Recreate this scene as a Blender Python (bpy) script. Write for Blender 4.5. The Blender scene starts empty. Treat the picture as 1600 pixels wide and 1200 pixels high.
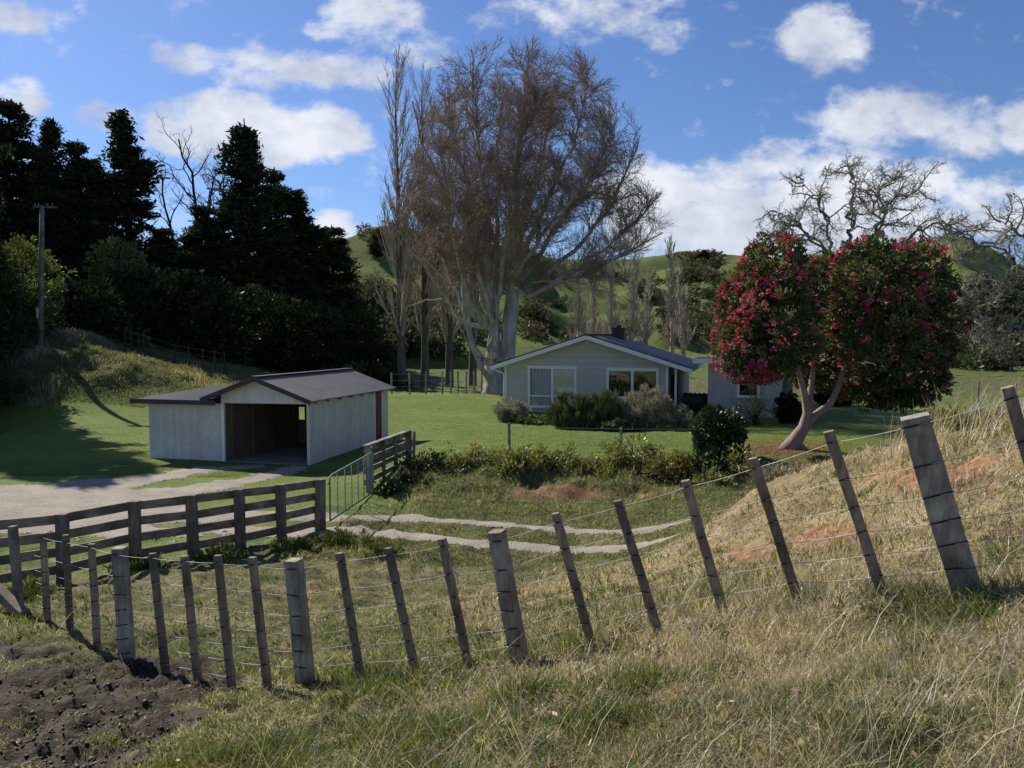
import bpy, math, random
import numpy as np
from mathutils import Vector
S = bpy.context.scene
COL = S.collection
R = math.radians

# ---------------------------------------------------------------- camera
EYE = 4.2
FPX = 1200.0
TH = math.atan(73.0 / FPX)
cam_d = bpy.data.cameras.new('camera')
cam = bpy.data.objects.new('camera', cam_d)
COL.objects.link(cam)
cam.location = (0, 0, EYE)
cam.rotation_euler = (math.pi / 2 - TH, 0, 0)
cam_d.sensor_width = 36.0
cam_d.lens = 36.0 * FPX / 1600.0
cam_d.clip_start = 0.05
cam_d.clip_end = 3000
S.camera = cam
S.view_settings.view_transform = 'Standard'
S.view_settings.look = 'None'
S.view_settings.gamma = 1
S.view_settings.exposure = 0.42
S.cycles.max_bounces = 6
S.cycles.transparent_max_bounces = 8

# ---------------------------------------------------------------- sun + sky
SUN_EL = R(40)
SH = Vector((0.72, -0.694, 0))                     # way the light travels over the ground
sun_d = bpy.data.lights.new('sun', 'SUN')
sun_d.energy = 5.0
sun_d.angle = R(0.5)
sun_d.color = (1.0, 0.92, 0.79)
sun = bpy.data.objects.new('sun', sun_d)
COL.objects.link(sun)
ldir = Vector((SH.x * math.cos(SUN_EL), SH.y * math.cos(SUN_EL), -math.sin(SUN_EL)))
sun.rotation_euler = ldir.to_track_quat('-Z', 'Y').to_euler()

world = bpy.data.worlds.new('World')
S.world = world
world.use_nodes = True
nt = world.node_tree
nt.nodes.clear()
def WN(t, **k):
    n = nt.nodes.new(t)
    for a, b in k.items():
        setattr(n, a, b)
    return n
def wm(op, a, b=None, c=None, clamp=False):
    n = WN('ShaderNodeMath', operation=op, use_clamp=clamp)
    for i, v in enumerate((a, b, c)):
        if v is None: continue
        if isinstance(v, (int, float)): n.inputs[i].default_value = v
        else: nt.links.new(v, n.inputs[i])
    return n.outputs[0]
sky = WN('ShaderNodeTexSky', sky_type='NISHITA', sun_disc=False)
sky.sun_elevation = SUN_EL
sky.sun_rotation = math.atan2(-SH.x, -SH.y)       # 0 = +Y, clockwise from above
sky.air_density = 1.0
sky.dust_density = 0.3
sky.ozone_density = 3.0
tc = WN('ShaderNodeTexCoord')
sep = WN('ShaderNodeSeparateXYZ')
nt.links.new(tc.outputs['Generated'], sep.inputs[0])
ay = wm('MAXIMUM', wm('ABSOLUTE', sep.outputs[1]), 0.12)
uu = wm('DIVIDE', sep.outputs[0], ay)
vv = wm('DIVIDE', sep.outputs[2], ay)
comb = WN('ShaderNodeCombineXYZ')
nt.links.new(uu, comb.inputs[0]); nt.links.new(vv, comb.inputs[1])
def wnoise(scale, detail, rough, off=(0, 0, 0), dist=0.0):
    mp = WN('ShaderNodeMapping'); mp.inputs['Location'].default_value = off
    mp.inputs['Scale'].default_value = (1, 1.5, 1)
    nt.links.new(comb.outputs[0], mp.inputs[0])
    n = WN('ShaderNodeTexNoise'); n.inputs['Scale'].default_value = scale
    n.inputs['Detail'].default_value = detail; n.inputs['Roughness'].default_value = rough
    n.inputs['Distortion'].default_value = dist
    nt.links.new(mp.outputs[0], n.inputs['Vector'])
    return n
warp = wnoise(5.0, 5, 0.55, (3, 7, 0))
ws = WN('ShaderNodeSeparateColor'); nt.links.new(warp.outputs['Color'], ws.inputs[0])
u2 = wm('ADD', uu, wm('MULTIPLY', wm('SUBTRACT', ws.outputs[0], 0.5), 0.10))
v2 = wm('ADD', vv, wm('MULTIPLY', wm('SUBTRACT', ws.outputs[1], 0.5), 0.07))
# cloud banks: (direction right, direction up, half width, half height, weight)
CL = [(60, 42, 75, 26, .75), (585, 40, 95, 62, .85), (660, 80, 70, 40, .6), (330, 100, 80, 28, .75), (430, 120, 110, 42, .9), (540, 130, 90, 34, .85),
      (45, 158, 55, 34, .8), (185, 182, 52, 28, .6), (330, 190, 110, 52, 1.1), (430, 225, 130, 55, 1.25), (520, 228, 75, 42, 1.1),
      (930, 28, 160, 60, .62), (1020, 60, 70, 40, .4), (1285, 75, 75, 56, .95), (1380, 195, 140, 58, .95), (1480, 210, 90, 60, .8), (1290, 265, 130, 60, .8),
      (1180, 295, 120, 65, .9), (1060, 330, 170, 80, 1.2), (1250, 350, 260, 75, 1.2), (1590, 205, 70, 42, .8), (1560, 330, 140, 55, .85), (1420, 310, 120, 62, .7),
      (535, 352, 45, 20, .8), (700, 380, 160, 30, .5), (1800, 250, 200, 120, .8), (-250, 260, 220, 90, .9), (800, -150, 300, 60, .7), (1500, -180, 200, 60, .7)]
acc = None
for (px, py, rx, ry, w) in CL:
    a = wm('MULTIPLY', wm('SUBTRACT', u2, (px - 800) / FPX), FPX / rx)
    b = wm('MULTIPLY', wm('SUBTRACT', v2, (527 - py) / FPX), FPX / ry)
    d = wm('ADD', wm('MULTIPLY', a, a), wm('MULTIPLY', b, b))
    g = wm('MULTIPLY', wm('SUBTRACT', 1.25, d, clamp=True), w)
    acc = g if acc is None else wm('MAXIMUM', acc, g)
fine = wnoise(15.0, 9, 0.62, (1, 2, 0), 0.1)
dens = wm('ADD', acc, wm('MULTIPLY', wm('SUBTRACT', fine.outputs['Fac'], 0.50), 2.7))
mr = WN('ShaderNodeMapRange', interpolation_type='SMOOTHSTEP')
mr.inputs['From Min'].default_value = 0.12; mr.inputs['From Max'].default_value = 1.05
nt.links.new(dens, mr.inputs['Value'])
cover = wm('MULTIPLY', mr.outputs[0], 0.92)
shade = wnoise(6.0, 5, 0.6, (5, 1.12, 0))
cr = WN('ShaderNodeValToRGB')
cr.color_ramp.elements[0].position = 0.32; cr.color_ramp.elements[0].color = (3.9, 4.4, 5.6, 1)
cr.color_ramp.elements[1].position = 0.62; cr.color_ramp.elements[1].color = (7.9, 8.1, 8.6, 1)
nt.links.new(shade.outputs['Fac'], cr.inputs[0])
tint = WN('ShaderNodeMixRGB', blend_type='MULTIPLY'); tint.inputs[0].default_value = 1.0
tint.inputs[2].default_value = (0.63, 0.75, 1.00, 1)
nt.links.new(sky.outputs[0], tint.inputs[1])
mixc = WN('ShaderNodeMixRGB')
nt.links.new(cover, mixc.inputs[0]); nt.links.new(tint.outputs[0], mixc.inputs[1]); nt.links.new(cr.outputs[0], mixc.inputs[2])
bg = WN('ShaderNodeBackground'); bg.inputs[1].default_value = 0.085
nt.links.new(mixc.outputs[0], bg.inputs[0])
wo = WN('ShaderNodeOutputWorld'); nt.links.new(bg.outputs[0], wo.inputs[0])

# ---------------------------------------------------------------- geometry helpers
cT, sT = math.cos(TH), math.sin(TH)
def at(px, py, d):
    """world point at forward distance d seen in direction of photo pixel"""
    u = (px - 800) / FPX; v = (600 - py) / FPX
    k = d / (cT + v * sT)
    return np.array([u * k, d, EYE + (-sT + v * cT) * k])
def project(x, y, z):
    zr = z - EYE
    dep = np.maximum(y * cT - zr * sT, 0.05)
    return 800 + FPX * x / dep, 600 - FPX * (y * sT + zr * cT) / dep

def _hash(ix, iy, seed):
    h = (ix.astype(np.int64) * 374761393 + iy.astype(np.int64) * 668265263 + seed * 1442695041) & 0xffffffff
    h = ((h ^ (h >> 13)) * 1274126177) & 0xffffffff
    return ((h ^ (h >> 16)) & 0xffff) / 65535.0
def vn(x, y, seed=0):
    ix = np.floor(x); iy = np.floor(y); fx = x - ix; fy = y - iy
    fx = fx * fx * (3 - 2 * fx); fy = fy * fy * (3 - 2 * fy)
    a = _hash(ix, iy, seed); b = _hash(ix + 1, iy, seed); c = _hash(ix, iy + 1, seed); d = _hash(ix + 1, iy + 1, seed)
    return (a * (1 - fx) + b * fx) * (1 - fy) + (c * (1 - fx) + d * fx) * fy
def fbm(x, y, seed=0, oct=4, gain=0.5):
    s = 0; a = 1; t = 0
    for o in range(oct):
        s = s + a * vn(x * 2 ** o + 17.3 * o, y * 2 ** o - 9.1 * o, seed + o); t += a; a *= gain
    return s / t - 0.5
def sstep(a, b, x):
    t = np.clip((x - a) / (b - a), 0, 1)
    return t * t * (3 - 2 * t)

# ---------------------------------------------------------------- fence lines (photo measured), used by the terrain too
WF = [  # top px, bottom px, distance, thick?
    ((67, 832), (75, 975), 9.3, 0), ((103, 838), (110, 995), 8.8, 0), ((143, 847), (152, 1008), 8.35, 0), ((187, 855), (198, 1022), 7.95, 1),
    ((238, 862), (258, 1042), 7.5, 0), ((288, 866), (308, 1052), 7.2, 0), ((340, 868), (361, 1062), 6.95, 0), ((394, 870), (418, 1072), 6.8, 0),
    ((459, 876), (478, 1072), 6.7, 1), ((531, 866), (565, 1066), 6.65, 0), ((606, 855), (652, 1062), 6.55, 0), ((690, 842), (734, 1050), 6.5, 0),
    ((776, 833), (813, 1038), 6.4, 1), ((868, 804), (924, 1005), 6.3, 0), ((964, 779), (1028, 985), 6.15, 0), ((1070, 749), (1132, 962), 5.95, 0),
    ((1177, 719), (1250, 945), 5.65, 0), ((1296, 678), (1385, 945), 5.2, 0), ((1428, 648), (1512, 930), 4.8, 1), ((1574, 606), (1668, 920), 4.5, 0)]

# ---------------------------------------------------------------- terrain
ctrl = []
for i in (0, 2, 3, 5, 7, 9, 11, 12, 14, 16, 18):
    ctrl.append(tuple(at(*WF[i][1], WF[i][2])))
ctrl += [(0, 0, 2.62), (0, -4, 2.95), (-4, -4, 2.4), (5, -4, 3.5), (-4, 0, 1.95), (4, 0, 3.15), (9, 0, 3.9), (-9, 0, 1.25), (-14, 2, .9), (16, 2, 4.1), (0, 3, 2.45), (2, 3, 2.72),
         (-3.3, 5, 1.48), (-5.5, 6.5, 1.12), (-9, 7, .8), (-14, 9, .3), (1.2, 4.4, 2.2), (-1.4, 4.6, 1.75), (3.2, 4.3, 2.8), (5.2, 4.5, 3.15), (9, 6, 3.6), (15, 8, 3.6)]
for q in [(1550, 702, 8), (1430, 728, 9), (1300, 800, 9.5), (1200, 860, 9.5), (1100, 905, 9), (1250, 738, 12.5), (1400, 692, 12.5), (1520, 672, 12), (1150, 785, 13.5), (1000, 842, 15.5),
          (1050, 858, 14), (30, 952, 10.4), (90, 912, 13.2), (205, 887, 14.1), (297, 872, 14.7), (437, 848, 15.9), (497, 830, 16.9), (1700, 640, 12)]:
    ctrl.append(tuple(at(*q)))
ctrl += [(-14, 14, 0), (-20, 20, 0), (-12, 20, 0), (-4, 19, 0), (0, 17, -.02), (0, 19, 0), (3, 19, .06), (-2.6, 21.5, .2), (0, 21, .18), (3, 21, .18), (6, 20.5, .15), (8.5, 19.5, .1), (12, 19, .2),
         (-4, 24, .12), (-1.5, 23.5, .44), (1, 23.2, .44), (4, 23.2, .42), (7, 23.5, .4), (10, 24, .4), (-7, 25, 0), (-12, 26, 0), (-18, 26, 0), (-5, 31, .12), (-14, 33, 0), (-22, 34, .05), (-25, 38, .1), (-30, 38, .3),
         (0, 30, .3), (5, 30, .32), (10, 30, .42), (16, 30, .5), (0, 38, .25), (8, 38, .28), (-3, 45, .62), (-8, 48, .55), (15, 42, .45), (25, 40, .5), (14, 12, 3.2), (18, 16, 2.2), (20, 22, .8), (30, 20, 1.5),
         (-2, 60, .2), (-8, 62, .3), (10, 60, .2), (30, 60, .5), (50, 60, .5), (0, 90, .6), (30, 90, .8), (60, 90, .8), (-30, 90, 2), (-60, 90, 6), (-30, 60, 4.3), (-45, 60, 6), (-60, 45, 6), (-45, 38, 4.5), (-40, 28, 2), (-40, 15, .5), (-28, 8, .3),
         (60, 30, 1.5), (60, 5, 4), (40, 5, 4), (-60, 5, 1), (-60, 20, 2), (80, 60, .8), (-90, 60, 10), (90, 90, 1), (-90, 90, 12)]
for q in [(62, 537, 44), (0, 540, 44), (150, 560, 42), (200, 548, 46), (270, 568, 46), (350, 594, 48), (430, 606, 50), (120, 600, 39.5), (230, 622, 39.5), (20, 600, 40), (600, 617, 50)]:
    ctrl.append(tuple(at(*q)))
ctrl = np.array(ctrl)
_cx = ctrl[:, :2] / 10.0
def _phi(r2):
    return 0.5 * r2 * np.log(r2 + 1e-9)
_d2 = ((_cx[:, None, :] - _cx[None]) ** 2).sum(-1)
n_ = len(ctrl)
_A = np.zeros((n_ + 3, n_ + 3))
_A[:n_, :n_] = _phi(_d2) + np.eye(n_) * 0.004
_A[:n_, n_] = 1; _A[:n_, n_ + 1:] = _cx
_A[n_, :n_] = 1; _A[n_ + 1:, :n_] = _cx.T
_w = np.linalg.solve(_A, np.concatenate([ctrl[:, 2], np.zeros(3)]))
def tps(x, y):
    sh = x.shape
    X = x.ravel() / 10; Y = y.ravel() / 10
    out = np.empty(len(X))
    for i in range(0, len(X), 20000):
        a = X[i:i + 20000]; b = Y[i:i + 20000]
        r2 = (a[:, None] - _cx[None, :, 0]) ** 2 + (b[:, None] - _cx[None, :, 1]) ** 2
        out[i:i + 20000] = _phi(r2) @ _w[:n_] + _w[n_] + _w[n_ + 1] * a + _w[n_ + 2] * b
    return out.reshape(sh)
RX = np.array([-900, -200, 0, 300, 480, 545, 580, 640, 690, 760, 850, 930, 1000, 1060, 1150, 1200, 1300, 1400, 1450, 1485, 1530, 1600, 1750, 2400])
RY = np.array([380, 400, 400, 400, 392, 368, 353, 352, 372, 390, 398, 402, 402, 393, 393, 400, 396, 384, 372, 369, 385, 420, 440, 400])
def hfar(x, y):
    yy = np.maximum(y, 20)
    px = 800 + FPX * x / yy
    ry = np.interp(px, RX, RY)
    Dr = np.interp(px, [500, 700, 850, 1200, 1380, 1480, 1600], [165, 175, 240, 250, 260, 210, 200])
    zr = EYE + (527 - ry) / FPX * Dr
    Db = np.interp(px, [-400, 500, 900, 1400, 1700], [80, 80, 84, 82, 82])
    zb = np.interp(px, [-400, 300, 600, 900, 2000], [9, 5, 1.0, .8, .9])
    t = (y - Db) / (Dr - Db)
    tc_ = np.clip(t, 0, 1)
    g = np.abs(fbm(x / 46 + 3.1, y / 70, 40, 4)) * 2
    z = zb + (zr - zb) * (0.72 * tc_ + 0.28 * tc_ ** 1.8)
    amp = np.sin(np.pi * np.clip(t * 0.96, 0, 1)) ** 0.8
    z = z + amp * (g - 0.34) * 21 + amp * fbm(x / 13, y / 13, 60, 4) * 4.2
    z = z - np.maximum(t - 1, 0) * (Dr - Db) * 0.25 + fbm(x / 25, y / 25, 61, 3) * 2.2 * sstep(0.1, .6, t)
    return z
def height(x, y, detail=True):
    x = np.asarray(x, float); y = np.asarray(y, float)
    z = np.zeros(x.shape)
    near = y < 96
    if near.any():
        z[near] = tps(np.clip(x[near], -95, 95), np.clip(y[near], -6, 95))
    w = sstep(70, 84, y)
    far = y > 70
    if far.any():
        z[far] = z[far] * (1 - w[far]) + hfar(x[far], y[far]) * w[far]
    if detail:
        px, py = project(x, y, z)
        rough = np.clip(1 - sstep(17.5, 20, y) * (1 - sstep(44, 48, y)), 0.05, 1)
        bank = np.exp(-((y - 21.3) / 1.6) ** 2) * (x > -3.2) * (x < 12)
        slope_l = sstep(1.0, 2.0, z) * (y > 34) * (x < -8) * (y < 60)
        rough = np.clip(rough + bank + slope_l, 0, 1)
        rough = rough * (1 - 0.8 * track_mask(x, y))
        mud = mud_mask(px, py, x, y)
        z = z + rough * (fbm(x * 0.9, y * 0.9, 5, 3) * 0.26 + fbm(x * 3.0, y * 3.0, 9, 3) * 0.19) + bank * fbm(x * 1.6, y * 1.6, 19, 3) * .45
        z = z + slope_l * (fbm(x / 3.0, y / 3.0, 15, 3) * 1.1)
        z = z + mud * (np.abs(fbm(x * 5.5, y * 5.5, 12, 4, .6)) * 0.22 + fbm(x * 17, y * 17, 13, 3, .7) * 0.075 - 0.06)
        z = z + (1 - rough) * fbm(x * 0.5, y * 0.5, 21, 3) * 0.05
        hor = np.exp(-((y - 19.9) / .5) ** 2) * ((px > 780) & (px < 1000))
        z = z - hor * 0.1
    return z
def h1(x, y):
    return float(height(np.array([x]), np.array([y]))[0])

# gravel strips on the flat: polylines of photo pixels dropped on the ground plane, with half widths in metres
def gp(px, py, z=0.0):
    v = (600 - py) / FPX
    k = (EYE - z) / (sT - v * cT)
    return ((px - 800) / FPX * k, k * (cT + v * sT))
STRIPS = [([(-900, 800), (-300, 797), (0, 794), (130, 790), (260, 792)], [3.0, 2.9, 2.7, 2.0, .6]),
          ([(60, 776), (150, 762), (250, 745), (330, 733), (395, 727)], [1.6, 1.3, .75, .45, .4]),
          ([(130, 780), (250, 771), (340, 757), (410, 744), (460, 732)], [1.6, .9, .55, .5, .5]),
          ([(60, 812), (200, 806), (350, 800), (440, 800), (520, 805), (620, 806), (760, 816), (900, 826), (1070, 838)], [1.0, .8, .5, .4, .30, .25, .22, .22, .18]),
          ([(130, 818), (260, 823), (400, 822), (520, 822), (620, 829), (760, 843), (900, 850), (1060, 862)], [.7, .5, .35, .30, .28, .25, .24, .2])]
STRIPS = [(np.array([gp(*p) for p in a]), np.array(w)) for a, w in STRIPS]
def strip_dist(x, y, strips):
    best = np.full(x.shape, 9.0)
    for P, W in strips:
        for i in range(len(P) - 1):
            a, b = P[i], P[i + 1]; ab = b - a
            t = np.clip(((x - a[0]) * ab[0] + (y - a[1]) * ab[1]) / (ab @ ab), 0, 1)
            d = np.hypot(x - a[0] - t * ab[0], y - a[1] - t * ab[1]) - (W[i] * (1 - t) + W[i + 1] * t)
            best = np.minimum(best, d)
    return best
def track_mask(x, y):
    return 1 - sstep(-0.1, 0.25, strip_dist(x, y, STRIPS))
def ell(px, py, cx, cy, rx, ry):
    return np.exp(-(((px - cx) / rx) ** 2 + ((py - cy) / ry) ** 2) * 1.2)
def mud_mask(px, py, x, y):
    m = ell(px, py, 60, 1110, 260, 110) + ell(px, py, -50, 1200, 400, 160) + ell(px, py, 200, 1060, 160, 60) + .35 * ell(px, py, 400, 1075, 60, 16)
    m = np.where(y < 1.5, np.where(x < -2, 1.0, 0), m)
    return sstep(0.42, 0.80, m - .12 * (fbm(x * 3.1, y * 3.1, 37, 3) > .04) * 3 + fbm(x * 1.8, y * 1.8, 31, 4) * 1.5 + fbm(x * 7, y * 7, 32, 3) * .5 - .04)
def clay_mask(px, py, x, y):
    m = (.9 * ell(px, py, 1180, 868, 95, 22) + 1.0 * ell(px, py, 1300, 836, 85, 22) + .5 * ell(px, py, 1420, 750, 90, 22) + .6 * ell(px, py, 1500, 745, 130, 40) + .6 * ell(px, py, 460, 1003, 60, 24) + .4 * ell(px, py, 500, 922, 70, 10)
         + .5 * ell(px, py, 840, 925, 130, 16) + .6 * ell(px, py, 1010, 890, 60, 16) + .95 * ell(px, py, 865, 768, 110, 15) + .5 * ell(px, py, 1010, 775, 60, 14) + .35 * ell(px, py, 420, 930, 200, 26))
    return sstep(0.38, 0.62, m * .9 + fbm(x * 2.6, y * 2.6, 33, 4) * 0.8 + fbm(x * 8, y * 8, 34, 3) * .7) * (y < 24) * (y > 3)

def smooth_all(me):
    me.polygons.foreach_set('use_smooth', np.ones(len(me.polygons), dtype=bool))
def np_mesh(name, V, F, k=4, mi=None, smooth=False):
    me = bpy.data.meshes.new(name)
    nv, nf = len(V), len(F)
    me.vertices.add(nv); me.vertices.foreach_set('co', np.ascontiguousarray(V, dtype=np.float32).ravel())
    me.loops.add(nf * k); me.loops.foreach_set('vertex_index', np.ascontiguousarray(F, dtype=np.int32).ravel())
    me.polygons.add(nf)
    me.polygons.foreach_set('loop_start', np.arange(0, nf * k, k, dtype=np.int32))
    me.polygons.foreach_set('loop_total', np.full(nf, k, dtype=np.int32))
    if mi is not None: me.polygons.foreach_set('material_index', np.asarray(mi, dtype=np.int32))
    me.update(calc_edges=True)
    if smooth: smooth_all(me)
    return me
def attr(me, name, vals, domain='FACE'):
    a = me.attributes.new(name, 'FLOAT', domain)
    a.data.foreach_set('value', np.asarray(vals, dtype=np.float32))
def link(name, me, mats, parent=None, loc=(0, 0, 0)):
    o = bpy.data.objects.new(name, me)
    for m in (mats if isinstance(mats, (list, tuple)) else [mats]):
        if m and (me is None or len(me.materials) < len(mats if isinstance(mats, (list, tuple)) else [mats])): me.materials.append(m)
    COL.objects.link(o)
    o.location = loc
    if parent: o.parent = parent
    return o
def tag(o, label=None, cat=None, group=None, kind=None):
    if label: o['label'] = label
    if cat: o['category'] = cat
    if group: o['group'] = group
    if kind: o['kind'] = kind
    return o
def thing(name, label, cat, loc=(0, 0, 0), group=None):
    o = bpy.data.objects.new(name, None); COL.objects.link(o)
    o.location = tuple(float(v) for v in loc); o.empty_display_size = 0.3
    return tag(o, label, cat, group)
def root_off(parent):
    v = np.zeros(3); p = parent
    while p is not None:
        v += np.array(p.location); p = p.parent
    return v
class MB:
    """collects pieces given in world coordinates; build() makes ONE mesh object"""
    def __init__(s): s.v = []; s.f = []; s.m = []
    def add(s, V, F, m=0):
        o = len(s.v); s.v += [tuple(map(float, q)) for q in V]; s.f += [tuple(i + o for i in q) for q in F]; s.m += [m] * len(F); return s
    def hexa(s, P, m=0):      # 4 bottom then 4 top
        return s.add(P, [(0, 3, 2, 1), (4, 5, 6, 7), (0, 1, 5, 4), (1, 2, 6, 5), (2, 3, 7, 6), (3, 0, 4, 7)], m)
    def box(s, fr, a0, a1, b0, b1, z0, z1, m=0):
        c = [(a0, b0), (a1, b0), (a1, b1), (a0, b1)]
        return s.hexa([fr(a, b, z0) for a, b in c] + [fr(a, b, z1) for a, b in c], m)
    def bar(s, p0, p1, w, t, up=(0, 0, 1), m=0, w1=None, t1=None, cuts=1, jit=0, rng=None):
        """squared bar; w along side axis, t along the other"""
        p0 = np.array(p0, float); p1 = np.array(p1, float); d = p1 - p0; L = np.linalg.norm(d); d /= L
        u = np.array(up, float); sd = np.cross(d, u)
        if np.linalg.norm(sd) < 1e-4: sd = np.cross(d, (1, 0, 0))
        sd /= np.linalg.norm(sd); u = np.cross(sd, d)
        w1 = w if w1 is None else w1; t1 = t if t1 is None else t1
        V = []
        for i in range(cuts + 1):
            q = i / cuts; c = p0 + d * L * q; ww = (w + (w1 - w) * q) / 2; tt = (t + (t1 - t) * q) / 2
            for a, b in ((-1, -1), (1, -1), (1, 1), (-1, 1)):
                e = (rng.uniform(-jit, jit) if jit else 0); e2 = (rng.uniform(-jit, jit) if jit else 0)
                V.append(c + sd * (a * ww + e) + u * (b * tt + e2))
        F = [(3, 2, 1, 0), tuple(4 * cuts + k for k in range(4))]
        for i in range(cuts):
            for k in range(4):
                F.append((4 * i + k, 4 * i + (k + 1) % 4, 4 * i + 4 + (k + 1) % 4, 4 * i + 4 + k))
        return s.add(V, F, m)
    def tube(s, P, r, k=6, m=0, cap=True):
        P = [np.array(p, float) for p in P]; n = len(P)
        rr = r if hasattr(r, '__len__') else [r] * n
        V = []; u = None
        for i in range(n):
            d = P[min(i + 1, n - 1)] - P[max(i - 1, 0)]; d /= max(np.linalg.norm(d), 1e-9)
            if u is None:
                u = np.cross(d, (0, 0, 1)); 
                if np.linalg.norm(u) < 1e-3: u = np.cross(d, (1, 0, 0))
            u = u - d * (u @ d); u /= np.linalg.norm(u); w = np.cross(d, u)
            for j in range(k):
                a = 2 * math.pi * j / k
                V.append(P[i] + (u * math.cos(a) + w * math.sin(a)) * rr[i])
        F = [(i * k + j, i * k + (j + 1) % k, (i + 1) * k + (j + 1) % k, (i + 1) * k + j) for i in range(n - 1) for j in range(k)]
        if cap: F += [tuple(range(k - 1, -1, -1)), tuple((n - 1) * k + j for j in range(k))]
        return s.add(V, F, m)
    def build(s, name, mats, parent=None, smooth=False, bevel=0.0):
        off = root_off(parent)
        me = bpy.data.meshes.new(name)
        me.from_pydata([(a - off[0], b - off[1], c - off[2]) for a, b, c in s.v], [], s.f)
        mats = mats if isinstance(mats, (list, tuple)) else [mats]
        for mm in mats: me.materials.append(mm)
        me.polygons.foreach_set('material_index', s.m)
        me.update()
        if smooth: smooth_all(me)
        o = bpy.data.objects.new(name, me); COL.objects.link(o)
        if parent: o.parent = parent
        if bevel:
            b = o.modifiers.new('edge', 'BEVEL'); b.width = bevel; b.segments = 2; b.limit_method = 'ANGLE'
        return o

# ---------------------------------------------------------------- materials
def mat(name):
    m = bpy.data.materials.new(name); m.use_nodes = True
    t = m.node_tree; t.nodes.clear()
    o = t.nodes.new('ShaderNodeOutputMaterial')
    return m, t, o
class NT:
    def __init__(s, t): s.t = t
    def n(s, ty, **k):
        x = s.t.nodes.new(ty)
        for a, b in k.items(): setattr(x, a, b)
        return x
    def set(s, sock, v):
        if isinstance(v, (int, float)): sock.default_value = v
        elif isinstance(v, tuple): sock.default_value = v if len(v) == len(sock.default_value) else v + (1,)
        else: s.t.links.new(v, sock)
    def noise(s, vec, scale, detail=4, rough=0.6, dist=0):
        x = s.n('ShaderNodeTexNoise'); s.set(x.inputs['Vector'], vec)
        x.inputs['Scale'].default_value = scale; x.inputs['Detail'].default_value = detail; x.inputs['Roughness'].default_value = rough; x.inputs['Distortion'].default_value = dist
        return x.outputs['Fac']
    def ramp(s, f, stops):
        x = s.n('ShaderNodeValToRGB'); e = x.color_ramp.elements
        while len(e) < len(stops): e.new(0.5)
        for q, (p, c) in zip(e, stops): q.position = p; q.color = tuple(c) + (1,) if len(c) == 3 else c
        s.set(x.inputs[0], f); return x.outputs[0]
    def mix(s, f, a, b, ty='MIX'):
        x = s.n('ShaderNodeMixRGB', blend_type=ty); s.set(x.inputs[0], f); s.set(x.inputs[1], a); s.set(x.inputs[2], b); return x.outputs[0]
    def math(s, op, a, b=0.0, clamp=False):
        x = s.n('ShaderNodeMath', operation=op, use_clamp=clamp); s.set(x.inputs[0], a); s.set(x.inputs[1], b); return x.outputs[0]
    def attr(s, name):
        x = s.n('ShaderNodeAttribute', attribute_name=name); return x.outputs['Fac']
    def coord(s, which='Object', scale=None):
        c = s.n('ShaderNodeTexCoord').outputs[which]
        if scale:
            m = s.n('ShaderNodeMapping'); m.inputs['Scale'].default_value = scale; s.t.links.new(c, m.inputs[0]); c = m.outputs[0]
        return c
    def bump(s, h, strength=0.5, dist=0.02):
        x = s.n('ShaderNodeBump'); x.inputs['Strength'].default_value = strength; x.inputs['Distance'].default_value = dist; s.set(x.inputs['Height'], h); return x.outputs[0]
    def bsdf(s, col, rough=0.8, normal=None, spec=0.3, metal=0.0):
        x = s.n('ShaderNodeBsdfPrincipled'); s.set(x.inputs['Base Color'], col); s.set(x.inputs['Roughness'], rough)
        x.inputs['Specular IOR Level'].default_value = spec; x.inputs['Metallic'].default_value = metal
        if normal is not None: s.t.links.new(normal, x.inputs['Normal'])
        return x.outputs[0]
def leaf_mat(name, c0, c1, c2, trans=0.35, gloss=0.06, rough=0.45):
    m, t, o = mat(name); N = NT(t)
    col = N.ramp(N.attr('rnd'), [(0.0, c0), (0.5, c1), (1.0, c2)])
    d = N.n('ShaderNodeBsdfDiffuse'); N.set(d.inputs[0], col)
    tr = N.n('ShaderNodeBsdfTranslucent'); N.set(tr.inputs[0], N.mix(1.0, col, (1.15, 1.1, .6, 1), 'MULTIPLY'))
    a = N.n('ShaderNodeMixShader'); a.inputs[0].default_value = trans; t.links.new(d.outputs[0], a.inputs[1]); t.links.new(tr.outputs[0], a.inputs[2])
    g = N.n('ShaderNodeBsdfGlossy'); g.inputs['Roughness'].default_value = rough; g.inputs[0].default_value = (.8, .85, .9, 1)
    b = N.n('ShaderNodeMixShader'); b.inputs[0].default_value = gloss; t.links.new(a.outputs[0], b.inputs[1]); t.links.new(g.outputs[0], b.inputs[2])
    t.links.new(b.outputs[0], o.inputs[0])
    return m
def wood_mat(name, c0, c1, c2, grain=(3, 3, 22), lichen=0.25, axis_scale=1.0):
    m, t, o = mat(name); N = NT(t)
    c = N.coord('Object')
    mp = N.n('ShaderNodeMapping'); mp.inputs['Scale'].default_value = grain; t.links.new(c, mp.inputs[0])
    g = N.noise(mp.outputs[0], 1.6 * axis_scale, 7, 0.65, 0.6)
    col = N.ramp(g, [(0.28, c0), (0.5, c1), (0.72, c2)])
    li = N.noise(c, 9, 5, 0.7)
    col = N.mix(N.math('MULTIPLY', N.ramp(li, [(0.55, (0, 0, 0)), (0.68, (1, 1, 1))]), lichen), col, (0.32, 0.34, 0.27, 1))
    col = N.mix(N.ramp(N.noise(c, 2.3, 4, 0.6), [(0.35, (.75, .75, .75)), (0.65, (0, 0, 0))]), col, (0.055, 0.045, 0.035, 1))
    t.links.new(N.bsdf(col, 0.85, N.bump(g, 0.5, 0.01), 0.2), o.inputs[0])
    return m
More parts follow.
